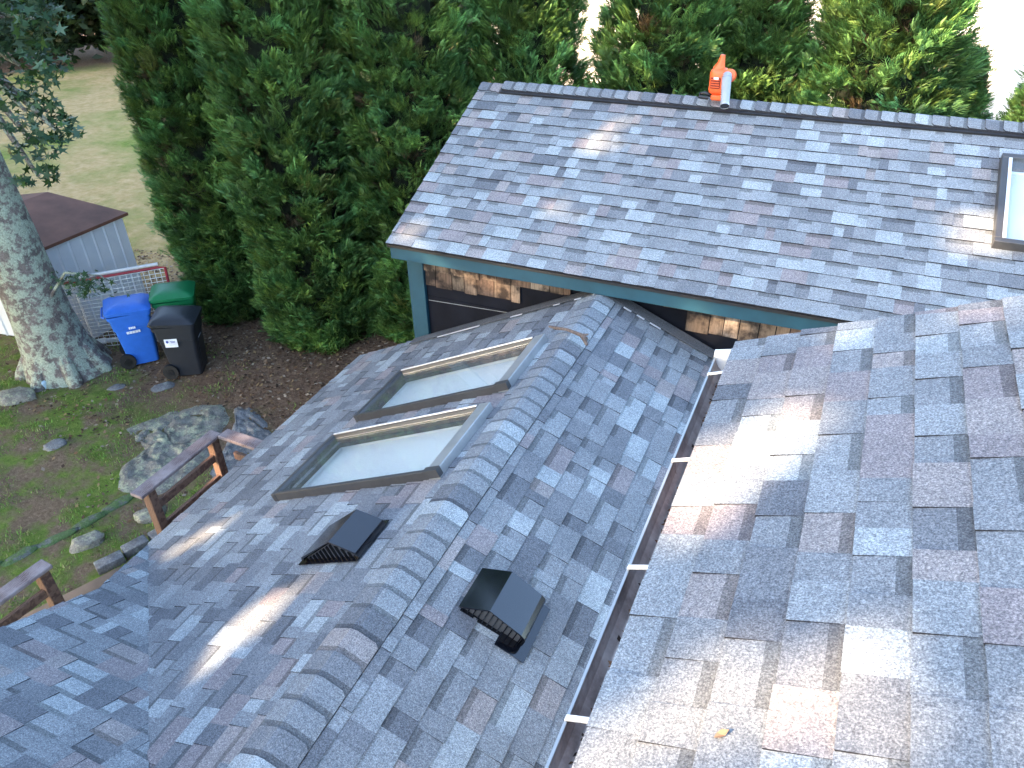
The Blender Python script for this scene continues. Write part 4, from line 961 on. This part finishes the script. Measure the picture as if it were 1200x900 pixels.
# ================================================================== NEIGHBOUR HOUSE
nh = tag(empty('neighbour_house', (0, 23.2, 0)), 'bright white clapboard house beyond the evergreens, glimpsed through the gaps', 'house')
b = MB(); b.box((0.5, 2.2, 2.1), (23, 4.2, 4.2)); b.build('wall', M['siding'], nh)
b = MB()
z = 0.25
while z < 4.15: b.box((0.5, 0.075, z + 0.07), (23.04, 0.03, 0.155), Matrix.Rotation(R(-5.5), 3, 'X')); z += 0.15
b.build('clapboards', M['siding'], nh)['kind'] = 'stuff'
link('roof', mesh_np('roof', [(-11.4, -0.4, 4.2), (12.4, -0.4, 4.2), (12.4, 2.2, 5.6), (-11.4, 2.2, 5.6), (-11.4, 4.8, 4.2), (12.4, 4.8, 4.2)], [(0, 1, 2, 3), (3, 2, 5, 4), (0, 3, 4), (1, 5, 2)], M['shed_roof']), nh)
for x in (-9.8, -4.6, 0.2, 4.6, 8.6):
    wf_ = MB(); wf_.box((x, 0.02, 2.45), (1.1, 0.12, 1.45), bev=0.01); wo = wf_.build('window', M['white_paint'], nh)
    for sz in (-0.33, 0.33):
        b = MB(); b.box((x, -0.043, 2.45 + sz), (0.92, 0.01, 0.58)); b.build('pane', M['dark_window'], wo)
dv = tag(empty('dark_planter', (2.35, 21.0, 0)), 'low brown patio steps in front of the bright house at top right', 'steps')
for i in range(3):
    b = MB(); b.box((0, i * 0.3, 0.1 + i * 0.17), (0.9, 0.3, 0.17 + 0.2), bev=0.01); b.build('step', M['stone_tread'], dv)
dv.name = 'patio_steps'

# ================================================================== TREES
def frond_template(L=0.135, pairs=4):
    """flat feathery spray: side leaflets with gaps between them, slightly cupped"""
    tri = [((-0.005, 0, 0), (0.005, 0, 0), (0, 0.012, L))]
    for i in range(pairs):
        z = L * (0.06 + 0.74 * i / pairs); ln = L * (0.56 - 0.30 * i / pairs)
        for sd in (-1, 1):
            a = R(48 - 5 * i); dx, dz = math.sin(a), math.cos(a)
            tri.append(((0, 0, z - 0.006), (sd * ln * dx * 0.75, -0.003, z + ln * dz * 0.52), (sd * ln * dx, 0.010, z + ln * dz + 0.008)))
    return np.array(tri, np.float32)
FT = frond_template()
def arbor_mesh(seed, h, r, nf):
    """plumes of small flat sprays rising from the limbs' ends, all over a columnar crown and, thinner, inside it"""
    rg = np.random.default_rng(seed); per = 30; nc = nf // per
    t = rg.random(nc) ** (1.1 if h < 10 else 1.6); a = rg.random(nc) * 2 * np.pi; z = 0.05 + t * h
    prof = r * np.minimum(1.0, 0.82 + 0.9 * t) * np.maximum(0.02, 1 - np.clip((t - 0.30) / 0.70, 0, 1) ** 1.6)
    l1 = np.array([noise.noise(Vector((math.cos(q) * r * 1.9 + seed * 11.0, math.sin(q) * r * 1.9, v * 1.3))) for q, v in zip(a, z)])
    l2 = np.array([noise.noise(Vector((math.cos(q) * r * 4.8 + seed * 7.0, math.sin(q) * r * 4.8 + 5, v * 3.0))) for q, v in zip(a, z)])
    dp = np.where(rg.random(nc) < 0.66, rg.uniform(0.90, 1.03, nc), rg.uniform(0.55, 0.88, nc))
    rr = prof * dp * (1 + 0.15 * l1 + 0.13 * l2)
    zero = np.zeros(nc); rad = np.stack([np.cos(a), np.sin(a), zero], 1)
    root = rad * (rr - 0.10)[:, None] + np.stack([zero, zero, z - 0.07], 1)
    axis = rad * 0.55 + np.array([0, 0, 0.83]) + rg.normal(0, 0.20, (nc, 3)); axis /= np.linalg.norm(axis, axis=1)[:, None]
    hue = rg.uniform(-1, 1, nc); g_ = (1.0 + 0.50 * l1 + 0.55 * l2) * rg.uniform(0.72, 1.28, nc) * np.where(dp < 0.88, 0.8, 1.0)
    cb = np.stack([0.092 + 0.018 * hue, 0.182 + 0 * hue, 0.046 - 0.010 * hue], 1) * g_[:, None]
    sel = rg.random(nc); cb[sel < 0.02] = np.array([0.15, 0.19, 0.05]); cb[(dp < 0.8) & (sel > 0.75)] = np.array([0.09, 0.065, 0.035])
    tw = a + rg.normal(0, 0.7, nc); sidec = np.stack([-np.sin(tw), np.cos(tw), zero], 1)
    I = np.repeat(np.arange(nc), per); n = len(I); f = rg.random(n); ang = rg.normal(0, 0.50, n)
    up = axis[I] * np.cos(ang)[:, None] + sidec[I] * np.sin(ang)[:, None] + rg.normal(0, 0.18, (n, 3)); up /= np.linalg.norm(up, axis=1)[:, None]
    side = sidec[I] + rg.normal(0, 0.42, (n, 3)); side -= (side * up).sum(1)[:, None] * up; side /= np.linalg.norm(side, axis=1)[:, None]; nn = np.cross(side, up)
    c = root[I] + axis[I] * (0.20 * f)[:, None] + sidec[I] * rg.normal(0, 0.065, n)[:, None] + rg.normal(0, 0.035, (n, 3)); sc_ = rg.uniform(0.7, 1.3, n)[:, None, None, None]
    out = c[:, None, None, :] + (FT[None, ..., 0:1] * side[:, None, None, :] + FT[None, ..., 1:2] * nn[:, None, None, :] + FT[None, ..., 2:3] * up[:, None, None, :]) * sc_
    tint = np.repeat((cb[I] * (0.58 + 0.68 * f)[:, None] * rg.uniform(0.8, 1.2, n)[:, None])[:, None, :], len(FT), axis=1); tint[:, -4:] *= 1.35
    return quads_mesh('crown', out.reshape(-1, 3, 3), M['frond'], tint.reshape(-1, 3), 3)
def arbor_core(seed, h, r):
    """solid near-black core added to block light through the crown"""
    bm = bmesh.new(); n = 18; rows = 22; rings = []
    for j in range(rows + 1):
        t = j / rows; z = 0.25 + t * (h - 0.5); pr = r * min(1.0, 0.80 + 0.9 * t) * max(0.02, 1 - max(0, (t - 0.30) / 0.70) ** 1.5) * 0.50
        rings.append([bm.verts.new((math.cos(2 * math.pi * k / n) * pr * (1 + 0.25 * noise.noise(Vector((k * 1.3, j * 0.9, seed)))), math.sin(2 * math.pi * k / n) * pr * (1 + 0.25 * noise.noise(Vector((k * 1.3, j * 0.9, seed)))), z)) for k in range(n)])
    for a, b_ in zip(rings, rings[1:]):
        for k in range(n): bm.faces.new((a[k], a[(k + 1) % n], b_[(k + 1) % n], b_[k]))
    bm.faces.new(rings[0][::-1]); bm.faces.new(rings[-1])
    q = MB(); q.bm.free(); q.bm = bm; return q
M['core'] = simple('dark_crown_core', (0.010, 0.016, 0.007), 0.95, var=0.6, scale=14, bs=1.0, bscale=20)  # near-black solid standing in for the shade inside the crowns
arb_vars = []
for i, (h, r, nf) in enumerate(((12.0, 1.06, 90000), (8.2, 1.0, 62000), (5.8, 0.9, 34000))): arb_vars.append((arbor_mesh(i + 1, h, r, nf), h, r))
ARB = [  # x, y, variant, scale, rot, label
    (-9.55, 9.35, 0, (0.90, 0.90, 0.95), 0.3, 'evergreen leftmost in the row, right behind the three bins'),
    (-7.60, 9.15, 0, (0.95, 0.95, 1.0), 2.1, 'evergreen second from left in the row, tallest and nearest, right of the dark bin'),
    (-6.10, 10.0, 0, (0.92, 0.92, 0.95), 4.0, 'evergreen third from left, its foot hidden behind the wing eave and corner board'),
    (-8.95, 10.9, 0, (0.9, 0.9, 0.9), 1.0, 'darker evergreen set back between the two leftmost ones of the row'),
    (-4.66, 11.0, 1, (0.93, 0.93, 1.0), 5.2, 'evergreen directly behind the left end of the rear ridge'),
    (-2.72, 11.35, 1, (1.05, 1.05, 1.0), 0.7, 'evergreen behind the rear ridge just right of the bright gap'),
    (-1.42, 11.7, 2, (1.12, 1.12, 1.05), 2.9, 'narrow evergreen behind the orange leaf blower'),
    (0.12, 11.5, 1, (1.12, 1.12, 0.98), 3.6, 'broad evergreen behind the rear ridge right of the orange leaf blower'),
    (2.12, 11.6, 2, (0.98, 0.98, 0.83), 1.7, 'evergreen at the right edge behind the rear ridge'),
    (1.2, 12.1, 2, (0.8, 0.8, 0.74), 4.4, 'low evergreen between the broad evergreen and the one at the right edge'),
    (-5.15, 9.35, 2, (0.75, 0.75, 0.50), 2.2, 'short evergreen bush against the teal corner board'),
    (-3.78, 11.9, 2, (0.6, 0.6, 0.45), 0.2, 'low evergreen seen through the bright gap behind the ridge'),
]
for i, (x, y, v, s_, rz, lb) in enumerate(ARB):
    me, h, r = arb_vars[v]
    t_ = tag(empty('arborvitae', (x, y, 0), rz), lb, 'evergreen tree', 'evergreens planted in a row'); t_.scale = s_
    link('crown', me, t_)
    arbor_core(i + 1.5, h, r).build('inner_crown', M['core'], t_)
    b = MB(); b.tube([(0, 0, -0.1), (0.02, 0, 0.5), (0.0, 0.02, h * 0.5), (0, 0, h * 0.9)], [0.11, 0.09, 0.06, 0.01], 10); b.build('trunk', M['bark_dark'], t_, smooth=True)
    if i == 1: b = MB(); b.tube([(0.5, -0.62, -0.05), (0.45, -0.55, 0.35), (0.35, -0.4, 0.9)], [0.085, 0.07, 0.05], 9); b.build('stem', M['bark_dark'], t_, smooth=True)

def star_leaf(nlob=5, r=1.0):
    pts = []
    for k in range(nlob * 2):
        a = math.pi / 2 + math.pi * 2 * (k / (nlob * 2)) ; rr = r if k % 2 == 0 else r * 0.38
        if k == nlob: rr = r * 0.3
        pts.append((math.cos(a) * rr, math.sin(a) * rr, 0.0))
    return np.array(pts, np.float32)
SLF = star_leaf()
def leaves_np(C, size, rg, tilt=0.9, tmpl=SLF):
    n = len(C); a = rg.random(n) * 6.283; nx_ = rg.normal(0, tilt, (n, 3)); nx_[:, 2] += 1.0; nx_ /= np.linalg.norm(nx_, axis=1)[:, None]
    e1 = np.cross(nx_, np.stack([np.cos(a), np.sin(a), np.zeros(n)], 1)); e1 /= np.linalg.norm(e1, axis=1)[:, None] + 1e-9; e2 = np.cross(nx_, e1)
    s_ = (size * rg.uniform(0.7, 1.3, n))[:, None, None]
    return C[:, None, :] + (tmpl[None, :, 0:1] * e1[:, None] + tmpl[None, :, 1:2] * e2[:, None]) * s_
DIA = np.array([(0, -1.0, 0), (0.55, -0.1, 0), (0, 1.0, 0), (-0.55, -0.1, 0)], np.float32)
SDn = np.array(SD)
# gaps cut into the crowns to place shafts of low sun (points on the roofs and the radius of each gap)
GAPS = [(-2.46, 2.25, 3.03, .10), (-2.50, 2.15, 3.01, .12), (-2.62, 2.12, 2.97, .07), (-2.52, 2.00, 3.0, .10), (-2.68, 1.97, 2.95, .06), (-2.63, 1.84, 2.96, .09), (-2.58, 1.72, 2.97, .06), (-3.9, 2.83, 2.34, .09), (-4.03, 2.72, 2.28, .07), (-3.77, 3.01, 2.4, .04), (-3.82, 2.72, 2.37, .03), (-4.25, 4.4, 2.16, .06), (-3.3, 3.7, 2.6, .05),
    (-2.22, 7.6, 4.35, .08), (-2.29, 7.38, 4.26, .11), (-2.32, 7.2, 4.19, .08), (-1.9, 7.34, 4.24, .04), (-3.79, 6.02, 3.67, .09), (-3.62, 5.93, 3.63, .04), (-3.2, 6.23, 3.76, .05), (-2.42, 6.42, 3.84, .06), (-0.11, 7.03, 4.11, .05), (-0.13, 7.4, 4.27, .04), (0.92, 6.88, 4.04, .11), (1.08, 6.70, 3.96, .17),
    (-0.11, 2.23, 4.81, .17), (-0.19, 2.13, 4.78, .20), (-0.23, 1.98, 4.76, .15), (0.0, 2.30, 4.86, .12), (-0.03, 1.22, 4.84, .11), (-0.12, 1.15, 4.80, .11), (-0.22, 1.05, 4.76, .12), (0.06, 1.30, 4.89, .09), (0.16, 1.27, 4.93, .07), (0.16, 3.0, 4.93, .05), (0.02, 3.02, 4.87, .03), (0.43, 2.99, 5.04, .06), (0.60, 2.93, 5.1, .06), (0.30, 1.46, 4.99, .05),
    (-5.24, 4.28, 1.2, .16), (-5.24, 4.28, 1.6, .12), (-5.05, 4.0, 1.0, .12), (-4.9, 4.41, 1.85, .10), (-2.71, 6.0, 3.14, .09), (-2.9, 6.0, 3.15, .06), (-0.56, 6.0, 3.18, .07), (-0.85, 6.0, 3.17, .07), (-3.5, 5.77, 3.43, .08),
    (-1.6, 10.6, 4.1, .16), (-1.9, 10.6, 4.5, .20), (-0.9, 10.7, 4.3, .25), (-0.5, 10.6, 3.95, .22), (-0.1, 10.5, 4.1, .14), (-0.3, 10.5, 4.6, .28), (0.5, 10.4, 4.5, .3), (1.4, 10.7, 4.5, .35), (1.6, 10.7, 4.1, .3), (2.2, 10.7, 4.6, .4), (-2.7, 10.5, 4.2, .14), (-4.3, 10.1, 5.0, .2), (-3.2, 10.4, 4.9, .2), (1.0, 10.5, 5.2, .5), (-0.6, 10.9, 5.3, .4)]
def carve(C, margin):
    keep = np.ones(len(C), bool)
    for x, y, z, r in GAPS:
        d = C - np.array([x, y, z]); t_ = d @ SDn; perp = np.linalg.norm(d - t_[:, None] * SDn, axis=1)
        keep &= ~((perp < r * 1.15 + margin) & (t_ > 0.6))
    return C[keep]
def blob_pts(rg, c, rad, n, shell=0.45):
    d = rg.normal(size=(n, 3)); d /= np.linalg.norm(d, axis=1)[:, None]
    rr = (shell + (1 - shell) * rg.random(n) ** 0.5); return np.array(c) + d * rr[:, None] * np.array(rad)
def leafy_tree(name, base, top, trunk_r, blobs, nleaf, size, label, cat, seed, cols, group=None, tmpl=DIA, carve_it=True, trunk_pts=None, bark=None, limbs=True, tilt=0.9, bound=None, clump=0):
    rg = np.random.default_rng(seed); t_ = tag(empty(name, base), label, cat, group); B = np.array(base)
    Cs = []; vol = np.array([b_[1][0] * b_[1][1] * b_[1][2] for b_ in blobs]) ** (2 / 3)
    for (c, rad), v in zip(blobs, vol):
        k = int(nleaf * v / vol.sum())
        if clump:
            cc = blob_pts(rg, c, rad, max(3, k // clump)); p = cc[rg.integers(0, len(cc), k)] + rg.normal(0, min(rad) * 0.13, (k, 3))
        else: p = blob_pts(rg, c, rad, k)
        Cs.append(p)
    C = np.concatenate(Cs)
    if bound: C = C[bound(C)]
    if carve_it: C = carve(C, size * 0.42)
    P = leaves_np(C, size, rg, tilt, tmpl) - B
    cols = np.array(cols); T = cols[rg.integers(0, len(cols), len(C))] * rg.uniform(0.7, 1.35, (len(C), 1))
    link('crown', quads_mesh('crown', P, M['leaf'], T, len(tmpl)), t_)
    m_ = MB()
    tp = trunk_pts or [(0, 0, -0.1), (0, 0, 0.5), (0.1, 0, (top - base[2]) * 0.5), (0, 0.05, top - base[2])]
    rs = [trunk_r * 1.35, trunk_r, trunk_r * 0.75, trunk_r * 0.35] if trunk_pts is None else trunk_r
    m_.tube(tp, rs, 16)
    if limbs:
        lt = Vector(tp[-2])
        for (c, rad) in blobs:
            e = Vector(c) - Vector(base); 
            st_ = Vector(tp[-2]).lerp(Vector(tp[-1]), 0.5) if e.z > lt.z else lt
            m_.tube([st_, st_.lerp(e, 0.5) + Vector((0, 0, -0.15)), e], [0.10, 0.06, 0.02], 6)
    m_.build('trunk', bark or M['bark_dark'], t_, smooth=True)
    return t_
# the big tree at the left: lichen bark, root flare, hanging star shaped leaves
tp = [(0.14, 0.02, -0.10), (0.12, 0.0, 0.10), (0.09, 0.0, 0.45), (0.06, 0.0, 1.0), (0.03, 0.0, 1.7), (0.0, 0.0, 2.5), (-0.03, 0.0, 3.4), (-0.05, 0.05, 4.3), (0.0, 0.1, 5.6), (0.3, 0.0, 7.5)]
rs = [0.66, 0.58, 0.49, 0.43, 0.40, 0.38, 0.35, 0.31, 0.24, 0.14]
GREEN = [(0.045, 0.095, 0.045), (0.07, 0.13, 0.075), (0.035, 0.075, 0.04), (0.10, 0.16, 0.095), (0.055, 0.11, 0.03)]
blobs = [((-12.4, 5.0, 9.0), (3.2, 3.0, 3.2)), ((-13.5, 6.8, 7.0), (2.6, 2.4, 2.2)), ((-11.8, 4.6, 6.6), (1.6, 1.6, 1.4)),
         ((-8.75, 6.15, 5.25), (0.62, 0.5, 0.40)), ((-8.35, 6.2, 5.25), (0.34, 0.4, 0.26)), ((-8.85, 6.2, 4.75), (0.55, 0.5, 0.30)), ((-8.95, 6.15, 4.25), (0.42, 0.4, 0.24)), ((-8.62, 6.2, 4.05), (0.34, 0.35, 0.13)), ((-9.05, 6.2, 3.78), (0.30, 0.35, 0.14)), ((-9.22, 6.2, 3.42), (0.26, 0.3, 0.13)), ((-9.3, 6.1, 5.6), (1.0, 0.8, 0.7))]
def bnd(C):
    # keep the limbs' leaves off the clearing: crown edge falls back towards the trunk as it climbs down
    return (C[:, 0] < -8.05) | (C[:, 2] > 7.0)
oak = leafy_tree('broadleaf_tree', (-10.85, 6.5, 0), 8, rs, blobs, 21000, 0.075, 'big lichen covered tree at the left edge with star shaped leaves', 'tree', 77, GREEN, tmpl=SLF, trunk_pts=tp, bark=M['bark'], tilt=0.8, bound=bnd)
m_ = MB()
for k in range(7):
    a = 2 * math.pi * k / 7 + 0.4; m_.tube([(0.12 + math.cos(a) * 0.35, math.sin(a) * 0.35, 0.45), (0.12 + math.cos(a) * 0.62, math.sin(a) * 0.58, 0.06), (0.12 + math.cos(a) * 0.70, math.sin(a) * 0.70, -0.08)], [0.12, 0.12, 0.06], 9)
m_.build('root', M['bark'], oak, smooth=True)
m_ = MB(); m_.tube([(0.30, -0.05, 1.2), (0.75, 0.15, 1.75), (1.25, 0.3, 1.72), (1.5, 0.35, 1.6)], [0.03, 0.02, 0.012, 0.005], 6); m_.build('branch', M['bark'], oak, smooth=True)
rg = np.random.default_rng(3); C = np.array([-9.62, 6.5, 1.72]) + rg.normal(0, 1, (170, 3)) * np.array([0.26, 0.10, 0.07])
link('leaves', quads_mesh('leaves', leaves_np(C, 0.05, rg) - np.array([-10.85, 6.5, 0]), M['leaf'], np.array(GREEN)[rg.integers(0, 5, 170)], 10), oak)
# fine occluding top of that tree, bigger leaves high above the frame
rg = np.random.default_rng(8); C = np.concatenate([blob_pts(rg, (-13.0, 5.2, 9.0), (3.4, 3.2, 3.2), 6000), blob_pts(rg, (-13.4, 3.0, 6.5), (2.4, 2.4, 2.6), 3500)]); C = C[(C[:, 0] < -9.9)]; C = carve(C, 0.14)
link('upper_crown', quads_mesh('upper_crown', leaves_np(C, 0.20, rg, 0.9, DIA) - np.array([-10.85, 6.5, 0]), M['leaf'], np.array(GREEN)[rg.integers(0, 5, len(C))], 4), oak)
b = MB(); b.tube([(0, 0, 0), (0, 0, 0.11)], [0.055, 0.06], 14); b.tube([(0, 0, 0.11), (0, 0, 0.135)], [0.065, 0.04], 14); o = b.build('cup', simple('pale_blue_cup', (0.42, 0.55, 0.62), 0.4, bs=0), smooth=True, loc=(-10.55, 5.98, gh(-10.55, 5.98))); tag(o, 'small pale blue cup at the foot of the lichen covered tree', 'cup')

# tall trees standing behind and left of the viewer, whose crowns shade the roofs
MAPLE = [(0.05, 0.10, 0.03), (0.07, 0.12, 0.04), (0.035, 0.07, 0.025)]
def sq(s_, q): return (0.7071 * (s_ - q), -0.7071 * (s_ + q))
for i, (s_, q, zc, n_) in enumerate([(1.6, 15.5, 11.5, 1), (-2.45, 16.5, 12.0, 1), (-5.4, 15.5, 13.0, 1), (-8.0, 16.5, 13.0, 1), (-10.6, 15.5, 11.5, 1), (-13.6, 16.5, 10.0, 1), (-16.2, 15.0, 8.5, 1)]):
    x, y = sq(s_, q); low = 7.5 if s_ > -6 else 4.0; hi = zc + 4.3; zm = (low + hi) / 2
    bl_ = [((x, y, low + (hi - low) * f), (2.3, 2.3, (hi - low) * 0.24)) for f in (0.18, 0.5, 0.82)]
    leafy_tree('maple', (x, y, 0), hi - 1, 0.28, bl_, 15000, 0.26, 'tall maple outside the view whose crown dapples the roofs with shade', 'tree', 100 + i, MAPLE, group='tall maples outside the view that shade the roofs')
for i, s_ in enumerate((-20.5, -25.5, -30.5, -35.5)):
    x, y = sq(s_, 17 + (i % 2)); leafy_tree('maple', (x, y, 0), 10.5, 0.35, [((x, y, 5.5), (3.1, 3.1, 2.6)), ((x, y, 9.5), (2.8, 2.8, 2.4))], 4200, 0.36, 'tall maple outside the view shading the far lawn', 'tree', 120 + i, MAPLE, group='tall maples shading the far lawn', carve_it=False)
x, y = sq(-12.6, 12.5); leafy_tree('maple', (x, y, 0), 7.5, 0.22, [((x, y, 4.2), (2.0, 2.0, 1.7)), ((x, y, 6.4), (1.8, 1.8, 1.5))], 9000, 0.26, 'short maple outside the view, added to shade the shed wall', 'tree', 131, MAPLE)  # unseen tree added to keep the sun off the shed
# woods beyond the lawn
FARG = [(0.03, 0.055, 0.022), (0.045, 0.08, 0.03), (0.06, 0.09, 0.045), (0.02, 0.04, 0.018)]
FT_ = [(-36.2, 22.6, 'dark tree at the far side of the dry lawn, leftmost'), (-32.9, 24.6, 'dark tree beyond the dry lawn, right of the leftmost one'), (-29.6, 26.4, 'dark tree at the far lawn edge, partly behind the first evergreen'), (-26.6, 28.6, 'far tree just behind the tallest evergreen'), (-27.2, 37.0, 'far pale green tree seen between two evergreens'), (-23.0, 39.5, 'far tree behind the third evergreen'), (-18.5, 43.0, 'far tree behind the left end of the bright house'), (-39.6, 20.0, 'far tree hidden beyond the big lichen covered trunk')]
for i, (x, y, lb) in enumerate(FT_):
    leafy_tree('woodland_tree', (x, y, 0), 8, 0.25, [((x, y, 3.2), (2.8, 2.8, 2.7)), ((x + 0.5, y, 6.6), (2.7, 2.7, 2.6)), ((x - 1.6, y - 0.6, 1.9), (1.9, 1.9, 1.7)), ((x + 1.6, y - 0.8, 2.0), (1.9, 1.9, 1.7))], 9000, 0.21, lb, 'tree', 140 + i, FARG if i != 4 else [(0.10, 0.13, 0.09), (0.07, 0.10, 0.06)], group='trees beyond the far lawn', carve_it=False, clump=60)
rg = np.random.default_rng(5)

b = MB(); P = [(-0.030, 0, 0.004), (-0.012, -0.014, 0.012), (0.012, -0.012, 0.006), (0.034, 0, 0.012), (0.010, 0.014, 0.010), (-0.014, 0.013, 0.002)]
lf = link('dry_leaf', mesh_np('dry_leaf', P + [(x, y, z - 0.001) for x, y, z in P] + [(0, 0, -0.002), (0, 0, -0.003)], [(i, (i + 1) % 6, 12) for i in range(6)] + [(6 + (i + 1) % 6, 6 + i, 13) for i in range(6)] + [(i, 6 + i, 6 + (i + 1) % 6, (i + 1) % 6) for i in range(6)], simple('tan_leaf', (0.24, 0.15, 0.09), 0.8, bs=0)), None, (0.0, 1.085, 4.872))
b.bm.free(); lf.rotation_euler = (0, R(-23), 0.6); lf.scale = (0.6, 0.6, 0.6); tag(lf, 'small tan leaf lying alone on the near right roof slope', 'leaf')
